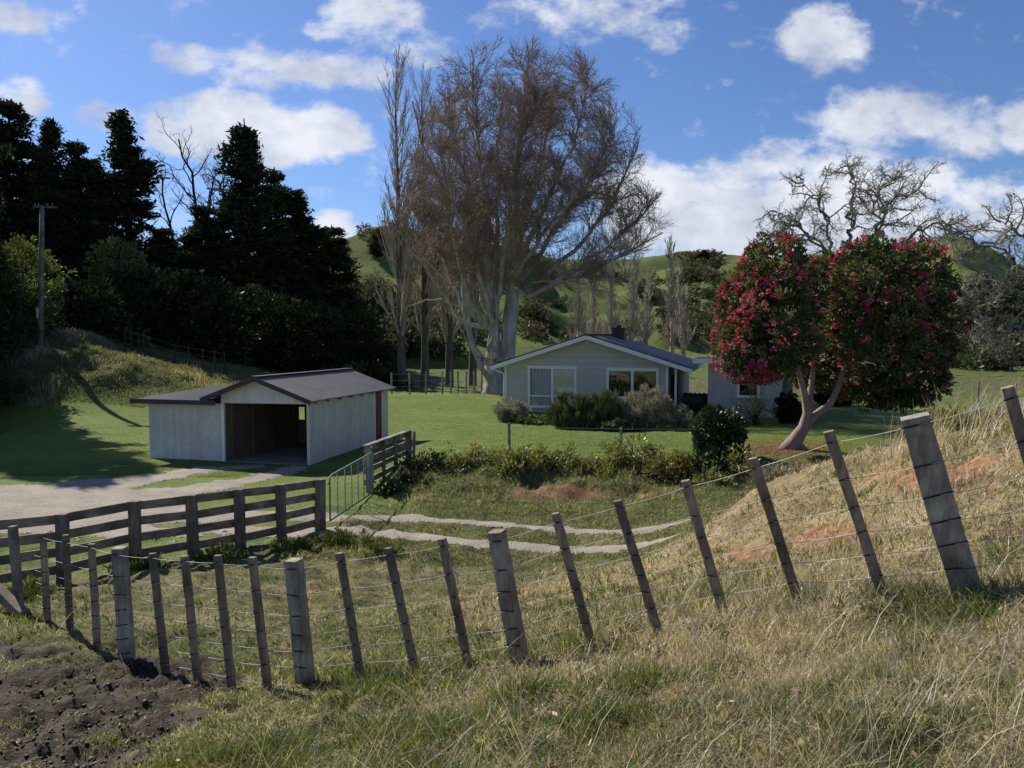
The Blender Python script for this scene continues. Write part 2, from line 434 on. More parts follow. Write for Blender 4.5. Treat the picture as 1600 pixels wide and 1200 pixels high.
def plain(name, col, rough=0.7, var=0.15, scale=6, spec=0.3, metal=0.0, bump=0.0, stretch=None):
    m, t, o = mat(name); N = NT(t)
    c = N.coord('Object', stretch) if stretch else N.coord('Object')
    f = N.noise(c, scale, 5, 0.65)
    a = tuple(v * (1 - var) for v in col[:3]); b = tuple(min(1, v * (1 + var)) for v in col[:3])
    k = N.ramp(f, [(0.3, a), (0.7, b)])
    t.links.new(N.bsdf(k, rough, N.bump(f, bump, 0.01) if bump else None, spec, metal), o.inputs[0])
    return m
def ground_mat():
    m, t, o = mat('ground_turf'); N = NT(t); c = N.coord('Object')
    big = N.noise(c, 0.35, 5, 0.6); mid = N.noise(c, 2.2, 6, 0.65); fin = N.noise(c, 14, 5, 0.7); fin2 = N.noise(c, 45, 3, 0.7)
    lawn = N.ramp(N.mix(0.32, N.mix(0.5, big, mid), fin2), [(0.36, (.065, .105, .018)), (0.5, (.110, .158, .028)), (0.64, (.185, .21, .055))])
    past = N.ramp(N.mix(0.5, mid, fin), [(0.36, (.030, .036, .012)), (0.48, (.075, .088, .026)), (0.60, (.125, .122, .048)), (0.72, (.21, .175, .095))])
    dry = N.ramp(N.mix(0.5, mid, fin), [(0.35, (.09, .065, .03)), (0.5, (.22, .175, .09)), (0.65, (.40, .32, .19))])
    mud = N.ramp(N.mix(0.6, mid, fin), [(0.35, (.013, .009, .005)), (0.5, (.038, .026, .015)), (0.66, (.088, .064, .040))])
    clay = N.ramp(N.mix(0.6, mid, fin), [(0.36, (.085, .045, .025)), (0.5, (.23, .125, .065)), (0.64, (.42, .25, .135))])
    col = N.mix(N.attr('past'), lawn, past)
    col = N.mix(N.attr('dry'), col, dry)
    col = N.mix(N.attr('clay'), col, clay)
    red = N.mix(0.5, (.085, .045, .028, 1), clay)
    col = N.mix(N.attr('redsoil'), col, red)
    col = N.mix(N.attr('mud'), col, mud)
    h = N.math('ADD', N.math('MULTIPLY', fin, 0.7), N.math('MULTIPLY', fin2, 0.3))
    rough = N.math('SUBTRACT', 0.95, N.math('MULTIPLY', N.attr('mud'), 0.12))
    t.links.new(N.bsdf(col, rough, N.bump(h, 0.9, 0.05), 0.25), o.inputs[0])
    return m
def hill_mat():
    m, t, o = mat('hill_pasture'); N = NT(t); c = N.coord('Object')
    big = N.noise(c, 0.045, 6, 0.62, 0.4); mid = N.noise(c, 0.25, 6, 0.68); fin = N.noise(c, 1.6, 5, 0.7)
    g = N.ramp(N.mix(0.45, big, fin), [(0.36, (.045, .075, .018)), (0.5, (.095, .135, .030)), (0.62, (.165, .19, .055))])
    ter = N.n('ShaderNodeTexWave', wave_type='BANDS', bands_direction='Z'); ter.inputs['Scale'].default_value = 0.55; ter.inputs['Distortion'].default_value = 5; ter.inputs['Detail'].default_value = 4
    t.links.new(c, ter.inputs[0])
    g = N.mix(N.math('MULTIPLY', ter.outputs['Fac'], 0.5), g, (.12, .12, .045, 1))
    br = N.ramp(mid, [(0.55, (0, 0, 0)), (0.68, (.8, .8, .8))])
    g = N.mix(br, g, (.12, .10, .05, 1))
    t.links.new(N.bsdf(g, 0.95, N.bump(N.mix(.5, mid, fin), 0.8, 0.6), 0.1), o.inputs[0])
    return m
def gravel_mat():
    m, t, o = mat('gravel'); N = NT(t); c = N.coord('Object')
    a = N.noise(c, 1.2, 5, 0.6); b = N.noise(c, 26, 4, 0.75); v = N.n('ShaderNodeTexVoronoi'); v.inputs['Scale'].default_value = 28; t.links.new(c, v.inputs[0])
    col = N.ramp(N.mix(0.55, a, b), [(0.34, (.14, .12, .09)), (0.5, (.30, .265, .215)), (0.66, (.46, .42, .36))])
    col = N.mix(0.35, col, N.ramp(v.outputs['Distance'], [(0.0, (.5, .47, .42)), (0.7, (.14, .12, .10))]))
    t.links.new(N.bsdf(col, 0.92, N.bump(v.outputs['Distance'], 0.6, 0.02), 0.2), o.inputs[0])
    return m
M = {}
M['ground'] = ground_mat(); M['hill'] = hill_mat(); M['gravel'] = gravel_mat()
M['post'] = wood_mat('weathered_post', (.22, .19, .15), (.41, .37, .30), (.60, .56, .48), (18, 18, 1.6), 0.8)
M['batten'] = wood_mat('batten_timber', (.17, .13, .095), (.32, .255, .19), (.48, .40, .31), (22, 22, 1.6), 0.25)
M['rail'] = wood_mat('rail_timber', (.17, .135, .10), (.31, .255, .195), (.48, .42, .33), (2.2, 2.2, 26), 0.3)
M['railpost'] = wood_mat('rail_post_timber', (.11, .09, .066), (.22, .18, .14), (.36, .31, .25), (14, 14, 1.4), 0.3)
M['pale_wood'] = wood_mat('pale_old_timber', (.20, .185, .16), (.34, .32, .28), (.46, .44, .40), (2.2, 2.2, 20), 0.4)
M['pole'] = wood_mat('pole_timber', (.15, .13, .11), (.27, .245, .215), (.36, .34, .31), (10, 10, .8), 0.2)
M['wire'] = plain('galvanised_wire', (.42, .42, .41), 0.6, .25, 4, .3, .3)
M['staple'] = plain('rusted_tie_wire', (.035, .033, .032), 0.6, .2, 20, .3, .4)
M['tube'] = plain('dull_green_grey_tube', (.20, .25, .23), 0.6, .25, 10, .35, .1)
M['bark_dark'] = plain('dark_bark', (.045, .037, .030), 0.95, .4, 4, .1, bump=.6, stretch=(3, 3, .6))
M['bark_beech'] = plain('silver_grey_bark', (.36, .335, .30), 0.9, .5, 1.6, .15, bump=.5, stretch=(2, 2, .5))
M['twig_brown'] = plain('brown_twigs', (.30, .235, .19), 0.9, .25, 2, .1)
M['twig_grey'] = plain('grey_twigs', (.27, .25, .20), 0.9, .3, 2, .1)
M['bark_poplar'] = plain('poplar_bark', (.12, .105, .085), 0.95, .4, 2.5, .1, bump=.6, stretch=(3, 3, .5))
M['twig_poplar'] = plain('pale_poplar_twigs', (.38, .33, .26), 0.9, .25, 2, .1)
M['lichen_bark'] = plain('lichen_bark', (.17, .165, .13), 0.95, .5, 3, .1, bump=.5)
M['rhodo_bark'] = plain('pinkish_flaking_bark', (.27, .205, .175), 0.85, .35, 5, .2, bump=.6, stretch=(4, 4, .7))
M['conifer'] = leaf_mat('conifer_needles', (.012, .019, .008), (.027, .038, .014), (.075, .080, .030), .2, .015, .6)
M['conifer_brown'] = leaf_mat('dull_conifer_needles', (.012, .012, .007), (.026, .024, .012), (.055, .048, .024), .12, .012, .6)
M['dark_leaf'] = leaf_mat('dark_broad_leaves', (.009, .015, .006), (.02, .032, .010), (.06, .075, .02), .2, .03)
M['light_leaf'] = leaf_mat('fresh_green_leaves', (.05, .08, .02), (.11, .15, .04), (.20, .24, .07), .3, .05)
M['rhodo_leaf'] = leaf_mat('leathery_leaves', (.026, .040, .012), (.068, .090, .026), (.175, .175, .062), .32, .04, .55)
M['flower'] = leaf_mat('crimson_pink_petals', (.22, .022, .05), (.45, .06, .14), (.68, .22, .32), .3, .02)
M['beech_leaf'] = leaf_mat('rusty_dead_leaves', (.10, .045, .022), (.19, .085, .04), (.27, .14, .07), .3, .02)
M['rosemary'] = leaf_mat('rosemary_leaves', (.032, .048, .020), (.085, .108, .048), (.19, .21, .11), .25, .03)
M['grey_leaf'] = leaf_mat('silver_grey_leaves', (.12, .12, .09), (.27, .26, .20), (.46, .43, .35), .25, .03)
M['glossy_leaf'] = leaf_mat('glossy_leaves', (.014, .028, .009), (.03, .055, .016), (.085, .12, .04), .2, .07, .45)
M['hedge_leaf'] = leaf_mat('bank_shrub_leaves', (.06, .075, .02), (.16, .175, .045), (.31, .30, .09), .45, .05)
M['yellow_leaf'] = leaf_mat('yellow_green_leaves', (.09, .09, .025), (.17, .165, .05), (.27, .25, .09), .35, .03)
M['scrub'] = leaf_mat('hill_scrub_leaves', (.045, .045, .028), (.11, .10, .065), (.20, .175, .13), .25, .02)
M['scrub_green'] = leaf_mat('hill_bush_leaves', (.022, .036, .012), (.055, .075, .026), (.11, .13, .05), .2, .02)
M['grass'] = leaf_mat('grass_blades', (.055, .085, .020), (.118, .152, .040), (.23, .24, .085), .5, .04)
M['drygrass'] = leaf_mat('dry_grass_blades', (.15, .115, .075), (.37, .31, .225), (.68, .61, .49), .5, .05)
M['lawn_blade'] = leaf_mat('lawn_blades', (.060, .098, .016), (.112, .162, .032), (.20, .23, .065), .45, .03)
M['weed'] = leaf_mat('weed_leaves', (.035, .058, .015), (.08, .115, .03), (.16, .18, .055), .35, .04)

# ---------------------------------------------------------------- ground sheets
def sheet(name, xs_u, ys, apex, fn=None):
    U, Y = np.meshgrid(xs_u, ys)
    X = U * (Y + apex)
    Z = height(X, Y)
    nY, nX = X.shape
    V = np.stack([X.ravel(), Y.ravel(), Z.ravel()], 1)
    idx = np.arange(nX * nY).reshape(nY, nX)
    F = np.stack([idx[:-1, :-1], idx[:-1, 1:], idx[1:, 1:], idx[1:, :-1]], -1).reshape(-1, 4)
    return np_mesh(name, V, F, 4, smooth=True), X.ravel(), Y.ravel(), Z.ravel()
us = np.linspace(-1.25, 1.25, 660)
ys = np.concatenate([np.linspace(-4, 1.4, 14)[:-1], 1.4 * (74 / 1.4) ** (np.linspace(0, 1, 560) ** 0.92)])
me, X, Y, Z = sheet('ground', us, ys, 4.5)
PX, PY = project(X, Y, Z)
mud = mud_mask(PX, PY, X, Y); clay = clay_mask(PX, PY, X, Y)
def zones(X, Y, Z, PX, PY):
    n = fbm(X * .7, Y * .7, 71, 3)
    lawn = sstep(17.8, 19, Y + n) * (1 - sstep(0.2, 1.2, X + 3.4 + .25 * (Y - 20))) + sstep(23.0, 24, Y + n * .6)
    lawn = np.clip(lawn, 0, 1)
    left_near = (X < -4.2 - (17 - Y) * .93) & (Y < 19) & (Y > 9)          # behind the rail fence
    lawn = np.where(left_near, np.clip(.75 + n, 0, 1), lawn)
    past = 1 - lawn
    past = np.clip(past + .75 * sstep(50, 58, Y + 2 * n) + .7 * sstep(40, 44, Y + 2 * n) * (X > 13), 0, 1)
    hs = sstep(.8, 1.8, Z) * (Y > 34) * (X < -8)
    past = np.clip(past + hs, 0, 1)
    # dry slope right of a line through the wire fence
    dr = sstep(560, 900, PX + (PY - 980) * .6 + n * 300) * (1 - sstep(12.5, 15.5, Y + n * 3)) 
    dr = np.maximum(dr, (Z > 1.3) * sstep(1050, 1150, PX) * (Y > 6) * (Y < 20))
    dr = np.where(Y < 1.5, sstep(-2, 1, X), dr)
    dr = np.maximum(dr, .25 * (1 - lawn) * (1 - sstep(15, 19, Y)))
    return past, np.clip(dr, 0, 1), lawn
past, dry, lawn = zones(X, Y, Z, PX, PY)
attr(me, 'mud', mud, 'POINT'); attr(me, 'past', past, 'POINT'); attr(me, 'dry', np.clip(dry + fbm(X, Y, 77, 3), 0, 1) * (dry > .05), 'POINT')
reds = ell(PX, PY, 865, 768, 130, 30) > .3
attr(me, 'clay', clay * (1 - reds * (Y > 17)), 'POINT'); attr(me, 'redsoil', clay * (reds * (Y > 17)), 'POINT')
g = link('ground', me, M['ground']); tag(g, kind='structure')
hu = np.linspace(-1.35, 1.35, 420); hy = np.linspace(72, 420, 320)
me, *_ = sheet('hills', hu, hy, 30)
tag(link('hills', me, M['hill']), kind='structure')
# far plain so the sheet reaches the horizon
b = MB(); b.add([(-3000, 400, -6), (3000, 400, -6), (3000, 3000, -6), (-3000, 3000, -6)], [(0, 1, 2, 3)])
tag(b.build('far_ground', M['hill']), kind='structure')

def patch(name, x0, x1, y0, y1, res, test, off, m):
    xs = np.arange(x0, x1, res); ys_ = np.arange(y0, y1, res)
    XX, YY = np.meshgrid(xs, ys_)
    ZZ = height(XX.ravel(), YY.ravel()).reshape(XX.shape) + off
    d = test(XX, YY)
    cell = (d[:-1, :-1] + d[1:, 1:] + d[1:, :-1] + d[:-1, 1:]) / 4 < 0
    idx = np.arange(XX.size).reshape(XX.shape)
    F = np.stack([idx[:-1, :-1], idx[:-1, 1:], idx[1:, 1:], idx[1:, :-1]], -1)[cell]
    ZZ = ZZ - np.clip(sstep(-0.12, 0.02, d), 0, 1) * (off + 0.004) * 0.8
    used, inv = np.unique(F, return_inverse=True)
    V = np.stack([XX.ravel(), YY.ravel(), ZZ.ravel()], 1)[used]
    return link(name, np_mesh(name, V, inv.reshape(-1, 4), 4, smooth=True), m)
def gtest(x, y):
    k_ = np.where((x > -5.5), .38, 1.0)
    return strip_dist(x, y, STRIPS) + fbm(x * 1.7, y * 1.7, 81, 4) * 0.9 * k_ + fbm(x * 6, y * 6, 83, 3) * 0.6 * k_ + 0.04 * k_
tag(patch('gravel_driveway', -26, 5, 11.5, 27.5, 0.075, gtest, 0.022, M['gravel']), kind='structure')

# ---------------------------------------------------------------- buildings
def frame(o, yaw):
    c, s = math.cos(yaw), math.sin(yaw)
    return lambda a, b, z: (o[0] + a * c + b * s, o[1] - a * s + b * c, o[2] + z)
def board_mat(name, col, axis, pitch, depth=0.6, dirt=0.3, rough=.7, dark=.55):
    """painted boards: axis 'Z' horizontal weatherboards, 'U' vertical boards (object xy diagonal)"""
    m, t, o = mat(name); N = NT(t); c = N.coord('Object')
    sp = N.n('ShaderNodeSeparateXYZ'); t.links.new(c, sp.inputs[0])
    if axis == 'Z': u = sp.outputs[2]
    else: u = N.math('ADD', N.math('MULTIPLY', sp.outputs[0], .967), N.math('MULTIPLY', sp.outputs[1], -.255)) if axis == 'A' else N.math('ADD', N.math('MULTIPLY', sp.outputs[0], .255), N.math('MULTIPLY', sp.outputs[1], .967))
    f = N.math('FRACT', N.math('DIVIDE', u, pitch))
    gap = N.ramp(f, [(0.0, (dark, dark, dark)), (0.07, (1, 1, 1)), (1.0, (1, 1, 1))])
    ns = N.noise(c, 1.3, 6, .65); n2 = N.noise(c, 8, 5, .7)
    base = N.mix(N.ramp(ns, [(0.4, (0, 0, 0)), (0.75, (dirt, dirt, dirt))]), col + (1,), tuple(v * .55 for v in col) + (1,))
    base = N.mix(N.ramp(n2, [(0.5, (0, 0, 0)), (0.9, (dirt, dirt, dirt))]), base, (.2, .19, .15, 1))
    bid = N.n('ShaderNodeTexWhiteNoise', noise_dimensions='1D'); t.links.new(N.math('FLOOR', N.math('DIVIDE', u, pitch)), bid.inputs['W'])
    base = N.mix(0.12, base, bid.outputs[0], 'MULTIPLY')
    base = N.mix(1.0, base, gap, 'MULTIPLY')
    t.links.new(N.bsdf(base, rough, N.bump(f, depth, 0.015), .3), o.inputs[0])
    return m
M['shed_front'] = board_mat('white_vertical_boards', (.70, .66, .585), 'A', .135, .6, .5)
M['shed_side'] = board_mat('cream_vertical_boards', (.68, .63, .55), 'B', .15, .6, .5)
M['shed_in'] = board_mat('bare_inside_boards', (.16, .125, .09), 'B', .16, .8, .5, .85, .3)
M['weatherboard'] = board_mat('grey_weatherboards', (.53, .495, .46), 'Z', .16, .9, .12)
M['stucco'] = plain('rough_cream_plaster', (.46, .42, .38), .9, .15, 3, .2, bump=.4)
M['white_paint'] = plain('white_paint', (.76, .76, .74), .5, .06, 3, .4)
M['roof_grey'] = plain('grey_brown_corrugated_roof', (.15, .137, .135), .55, .2, 1.3, .4)
M['roof_blue'] = plain('dark_blue_grey_roof', (.028, .033, .05), .6, .2, 1.3, .4)
M['fascia_dark'] = plain('dark_brown_trim', (.045, .037, .037), .6, .15, 5, .35)
M['brick_red'] = plain('red_brown_door_paint', (.17, .05, .035), .7, .2, 6, .3)
M['concrete'] = plain('concrete', (.22, .20, .18), .95, .3, 2.5, .15, bump=.3)
M['curtain'] = plain('net_curtain', (.5, .53, .53), .9, .15, 14, .1, stretch=(9, 9, .3))
M['room_dark'] = plain('painted_room_dark', (.02, .018, .016), .9, .3, 2, .1)  # near-black sheet colour standing in for the unlit room behind the glass
M['black_metal'] = plain('black_metal', (.02, .02, .02), .5, .2, 5, .4)
def glass():
    m, t, o = mat('window_glass'); N = NT(t)
    g = N.n('ShaderNodeBsdfGlossy'); g.inputs['Roughness'].default_value = .03; g.inputs[0].default_value = (.9, .95, 1, 1)
    tr = N.n('ShaderNodeBsdfTransparent')
    fr = N.n('ShaderNodeFresnel'); fr.inputs[0].default_value = 1.5
    mx = N.n('ShaderNodeMixShader'); t.links.new(N.math('ADD', fr.outputs[0], .06), mx.inputs[0]); t.links.new(tr.outputs[0], mx.inputs[1]); t.links.new(g.outputs[0], mx.inputs[2])
    t.links.new(mx.outputs[0], o.inputs[0]); return m
M['glass'] = glass()

def corrugated(fr, A0, A1, B0, B1, plane, m, name, parent, pitch=.13, amp=.012, thick=.03, along='B'):
    """sheet roof over a,b rectangle; plane(a,b)->z; ribs run up the slope"""
    b_ = MB()
    if along == 'A':   # ribs parallel to a: profile varies in b
        n = int((B1 - B0) / pitch * 4); q = [B0 + (B1 - B0) * i / n for i in range(n + 1)]
        P = [(A0, x) for x in q] + [(A1, x) for x in q]
        V = [fr(a, x, plane(a, x) + amp * math.sin(2 * math.pi * x / pitch)) for a, x in P] + [fr(a, x, plane(a, x) - thick) for a, x in P]
        k = n + 1
        F = [(i, i + 1, k + i + 1, k + i) for i in range(n)] + [(2 * k + i, 3 * k + i, 3 * k + i + 1, 2 * k + i + 1) for i in range(n)]
        F += [(i, 2 * k + i, 2 * k + i + 1, i + 1) for i in range(n)] + [(k + i, k + i + 1, 3 * k + i + 1, 3 * k + i) for i in range(n)]
        F += [(0, k, 3 * k, 2 * k), (n, 2 * k + n, 3 * k + n, k + n)]
        b_.add(V, F)
    else:
        n = int((A1 - A0) / pitch * 4); q = [A0 + (A1 - A0) * i / n for i in range(n + 1)]
        P = [(x, B0) for x in q] + [(x, B1) for x in q]
        V = [fr(x, b, plane(x, b) + amp * math.sin(2 * math.pi * x / pitch)) for x, b in P] + [fr(x, b, plane(x, b) - thick) for x, b in P]
        k = n + 1
        F = [(i, k + i, k + i + 1, i + 1) for i in range(n)] + [(2 * k + i, 2 * k + i + 1, 3 * k + i + 1, 3 * k + i) for i in range(n)]
        F += [(i, i + 1, 2 * k + i + 1, 2 * k + i) for i in range(n)] + [(k + i, 3 * k + i, 3 * k + i + 1, k + i + 1) for i in range(n)]
        F += [(0, 2 * k, 3 * k, k), (n, k + n, 3 * k + n, 2 * k + n)]
        b_.add(V, F)
    return b_.build(name, m, parent)

# --- shed.  a runs left to right along the front, b runs back; a=0 is the right front corner
YS = math.atan(0.264)
so = np.array([-6.62, 25.07, -0.02])
fs = frame(so, YS)
shed = thing('car_shed', 'low white board car shed with open bay, grey iron roof and flat lean-to', 'shed', fs(-3, 3, 0))
LB = 4.7; EV, PK = 2.12, 2.86; AL, AM, SB = -6.25, -3.28, 6.2
b = MB(); b.box(fs, AL, AM, 0, .05, 0, 1.98); b.build('front_wall', M['shed_front'], shed)
b = MB(); b.box(fs, AL, AL + .05, .05, LB - .05, 0, 1.98); b.build('left_wall', M['shed_side'], shed)
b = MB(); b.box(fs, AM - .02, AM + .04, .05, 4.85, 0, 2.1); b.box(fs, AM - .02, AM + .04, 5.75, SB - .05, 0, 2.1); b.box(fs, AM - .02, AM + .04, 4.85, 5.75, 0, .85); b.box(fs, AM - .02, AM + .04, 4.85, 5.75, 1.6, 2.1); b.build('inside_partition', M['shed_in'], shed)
b = MB(); b.box(fs, AM - .05, AM + .05, -.03, .05, 0, 2.02, 0); b.build('corner_board', M['white_paint'], shed)
b = MB(); b.box(fs, AM + .05, AM + .12, .35, .40, .0, 2.0); b.box(fs, AM + .045, AM + .08, .5, 4.6, 1.05, 1.15)
for bb in (1.6, 3.0, 4.4): b.box(fs, AM + .045, AM + .10, bb, bb + .07, 0, 2.05)
b.build('studs', M['shed_in'], shed)
# side wall made as a row of panels either side of the door
b = MB(); b.box(fs, -.05, 0, .05, 4.92, 0.02, EV - .03)
b.box(fs, -.10, 0, -.05, .05, 0, EV - .05); b.build('side_wall', M['shed_side'], shed)
b = MB(); b.box(fs, -.05, 0, 5.66, SB, 0.02, EV - .03); b.build('side_wall', M['shed_side'], shed)
d = MB(); d.box(fs, -.045, -.012, 4.98, 5.6, 0.05, EV - .05); dd = d.build('door', M['brick_red'], shed)
b = MB(); b.box(fs, -.03, .02, 4.90, 4.975, 0.02, EV - .04); b.box(fs, -.03, .02, 5.605, 5.68, 0.02, EV - .04); b.build('door_frame', M['white_paint'], shed)
b = MB(); b.tube([fs(.0, 5.08, 1.0), fs(.05, 5.08, 1.0), fs(.05, 5.08, 1.12), fs(0, 5.08, 1.12)], .009, 6); b.build('handle', M['black_metal'], dd)
# rear wall with the unglazed opening
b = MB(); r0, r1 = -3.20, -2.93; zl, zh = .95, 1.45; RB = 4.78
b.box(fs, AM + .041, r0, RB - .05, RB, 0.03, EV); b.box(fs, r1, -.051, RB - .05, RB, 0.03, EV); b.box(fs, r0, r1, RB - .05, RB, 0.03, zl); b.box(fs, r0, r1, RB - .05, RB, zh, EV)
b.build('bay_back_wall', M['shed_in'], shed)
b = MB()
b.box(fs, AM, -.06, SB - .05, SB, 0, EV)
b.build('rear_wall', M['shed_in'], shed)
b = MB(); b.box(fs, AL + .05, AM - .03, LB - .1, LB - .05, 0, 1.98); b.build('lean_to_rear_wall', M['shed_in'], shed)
gm = (AM - .62 + .2) / 2; aL, aR = AM - .62, .22   # roof edges
pm = (aL + aR) / 2
def roofz(a, b=0): return EV + (PK - EV) * (1 - abs(a - pm) / (aR - pm)) + .04
b = MB()
pts = [(AM - .05, 2.0), (-.0, 2.03), (-.0, roofz(0) - .06), (pm, PK - .03), (AM - .05, roofz(AM - .05) - .06)]
V = [fs(a, -.02, z) for a, z in pts] + [fs(a, .03, z) for a, z in pts]
b.add(V, [(0, 1, 2, 3, 4), (9, 8, 7, 6, 5)] + [(i, i + 5, (i + 1) % 5 + 5, (i + 1) % 5) for i in range(5)])
b.build('gable_panel', M['shed_front'], shed)
corrugated(fs, pm, aR, -.32, SB + .35, roofz, M['roof_grey'], 'roof', shed, along='A')
corrugated(fs, aL, pm, -.32, SB + .35, roofz, M['roof_grey'], 'roof', shed, along='A')
b = MB(); b.bar(fs(pm, -.33, PK + .075), fs(pm, SB + .36, PK + .075), .28, .02); b.build('ridge_cap', M['fascia_dark'], shed)
b = MB()
for e in (aL, aR):
    b.bar(fs(e, -.35, roofz(e) - .05), fs(pm, -.35, PK - .01), .03, .15)
b.build('bargeboard', M['fascia_dark'], shed)
for i in range(8):
    b = MB(); q = .1 + i * .87
    b.bar(fs(.18, q, roofz(.18) - .10), fs(-.3, q, roofz(-.3) - .10), .05, .09); b.build('rafter_tail', M['rail'], shed)
lz = lambda a, b: 2.10 + .035 * b
corrugated(fs, AL - .42, AM + .05 - .12, -.34, LB + .1, lz, M['roof_blue'], 'lean_to_roof', shed, along='B')
b = MB(); b.box(fs, AL - .45, AM - .05, -.37, -.34, 1.95, 2.11); b.box(fs, AL - .45, AL - .42, -.34, LB + .1, 1.95, 2.13); b.build('fascia', M['fascia_dark'], shed)
b = MB(); b.box(fs, AM + .04, -.06, .0, SB - .06, -.1, .03); b.build('floor_slab', M['concrete'], shed)
b = MB(); b.box(fs, AM + 1.2, AM + 1.9, 3.8, 4.6, .03, .45); b.box(fs, AM + 1.25, AM + 1.6, 3.9, 4.4, .45, .75)
o = b.build('storage_crate', M['rail']); tag(o, 'old wooden crates stacked in the shadow at the back of the open shed bay', 'crate')

# --- house
YH = R(17)
ho = np.array([-0.36, 40.3, 0.22])
fh = frame(ho, YH)
house = thing('weatherboard_house', 'single-storey grey weatherboard house with gable front and flat-roofed side wing', 'house', fh(4.4, 4, 0))
WH, HE, HP, HB = 8.85, 2.62, 4.02, 8.6
ovl, ovr = .62, .75; hm = WH / 2
slope = (HP - HE) / hm
hz = lambda a, b=0: HP - abs(a - hm) * slope + .10
def wall_with_holes(fr, a0, a1, holes, z0, z1, t0=0, t1=.12):
    bb = MB(); xs = sorted({a0, a1} | {h[0] for h in holes} | {h[1] for h in holes})
    for i in range(len(xs) - 1):
        m_ = (xs[i] + xs[i + 1]) / 2
        hs_ = [h for h in holes if h[0] < m_ < h[1]]
        if not hs_: bb.box(fr, xs[i], xs[i + 1], t0, t1, z0, z1)
        else:
            h = hs_[0]; bb.box(fr, xs[i], xs[i + 1], t0, t1, z0, h[2]); bb.box(fr, xs[i], xs[i + 1], t0, t1, h[3], z1)
    return bb
def boards(fr, prof, a0, a1, z0, z1, holes, pitch=.16):
    """real lapped weatherboards in front of b=0"""
    bb = MB(); z = z0
    while z < z1 - .02:
        zt = min(z + pitch, z1)
        lo, hi = prof((z + zt) / 2)
        spans = [(max(lo, a0), min(hi, a1))]
        for h in holes:
            if h[2] < (z + zt) / 2 < h[3]:
                ns = []
                for s0, s1 in spans:
                    if h[0] > s0: ns.append((s0, min(h[0], s1)))
                    if h[1] < s1: ns.append((max(h[1], s0), s1))
                spans = ns
        for s0, s1 in spans:
            if s1 - s0 > .05:
                bb.hexa([fr(s0, -.028, z), fr(s1, -.028, z), fr(s1, -.002, z), fr(s0, -.002, z), fr(s0, -.008, zt - .001), fr(s1, -.008, zt - .001), fr(s1, -.002, zt - .001), fr(s0, -.002, zt - .001)])
        z = zt
    return bb
W1 = (1.30, 3.78, .38, 2.42); W2 = (5.42, 7.92, .95, 2.36)
HR = 8.35   # right end of the boarded front; porch recess beyond
bb = wall_with_holes(fh, 0, HR, [W1, W2], 0, HE)
bb.add([fh(a, t, z) for t in (0, .12) for a, z in ((0, HE), (WH, HE), (hm, HP))], [(0, 1, 2), (5, 4, 3), (0, 3, 4, 1), (1, 4, 5, 2), (2, 5, 3, 0)])
bb.build('front_wall', M['weatherboard'], house)
prof = lambda z: (0, HR) if z < HE - .1 else ((0, WH) if z < HE else ((z - HE) / slope, WH - (z - HE) / slope))
boards(fh, prof, 0, WH, -.05, HP - .12, [W1, W2]).build('weatherboards', M['weatherboard'], house)
b = MB(); b.box(fh, 0, .12, .12, HB, 0, HE); b.build('left_wall', M['weatherboard'], house)
b = MB(); b.box(fh, -.02, .09, -.045, -.012, -.1, HE); b.build('corner_board', M['white_paint'], house)
b = MB(); b.box(fh, HR - .03, HR + .09, -.045, .03, -.1, HE - .12); b.build('corner_board', M['white_paint'], house)
b = MB(); b.box(fh, HR - .12, HR, .12, 2.0, 0, HE); b.box(fh, HR, WH, 1.95, 2.07, 0, HE); b.box(fh, WH - .12, WH, 2.07, HB, 0, HE); b.build('right_wall', M['weatherboard'], house)
b = MB(); b.box(fh, .12, WH - .12, HB - .12, HB, 0, HE); b.build('rear_wall', M['weatherboard'], house)
b = MB(); b.box(fh, 0, WH, .5, HB, -.3, .0); b.build('foundation', M['concrete'], house)
b = MB(); b.box(fh, WH - .1, WH, -.02, .08, 0, HE - .02); b.build('porch_post', M['white_paint'], house)
pd = MB(); pd.box(fh, HR + .05, WH - .08, 1.90, 1.945, .05, 2.05); dd = pd.build('porch_door', M['fascia_dark'], house)
def window(fr, w, cols, rails, parent, curt):
    a0, a1, z0, z1 = w
    f = MB(); t = .07
    f.box(fr, a0 - .05, a0 + t, -.06, .05, z0, z1); f.box(fr, a1 - t, a1 + .05, -.06, .05, z0, z1)
    f.box(fr, a0 - .08, a1 + .08, -.065, .05, z1, z1 + .09); f.box(fr, a0 + t, a1 - t, -.055, .05, z1 - .06, z1 - .001)
    f.box(fr, a0 + t, a1 - t, -.055, .05, z0 + .001, z0 + .07)
    for c in cols: f.box(fr, c - .06, c + .06, -.052, .05, z0 + .07, z1 - .06)
    for (r0_, r1_, z) in rails: f.box(fr, r0_, r1_, -.048, .04, z - .04, z + .04)
    o = f.build('window', M['white_paint'], parent)
    s = MB(); s.box(fr, a0 - .12, a1 + .12, -.12, .04, z0 - .06, z0 - .002); s.build('sill', M['white_paint'], o)
    p = MB(); p.box(fr, a0 + .05, a1 - .05, -.01, -.004, z0 + .05, z1 - .04); p.build('pane', M['glass'], o)
    if curt:
        c = MB(); n = 90; V = []; 
        for i in range(n + 1):
            a = a0 + .05 + (a1 - a0 - .1) * i / n; V += [fr(a, .13 + .028 * math.sin(i * 1.15), z0 + .02), fr(a, .13 + .028 * math.sin(i * 1.15), z1 - .02)]
        c.add(V, [(2 * i, 2 * i + 2, 2 * i + 3, 2 * i + 1) for i in range(n)]); c.build('curtain', M['curtain'], o, smooth=True)
    else:
        c = MB(); c.box(fr, a0 - .2, a1 + .2, 1.6, 1.62, 0, HE); c.build('room_backing', M['room_dark'], o)
    return o
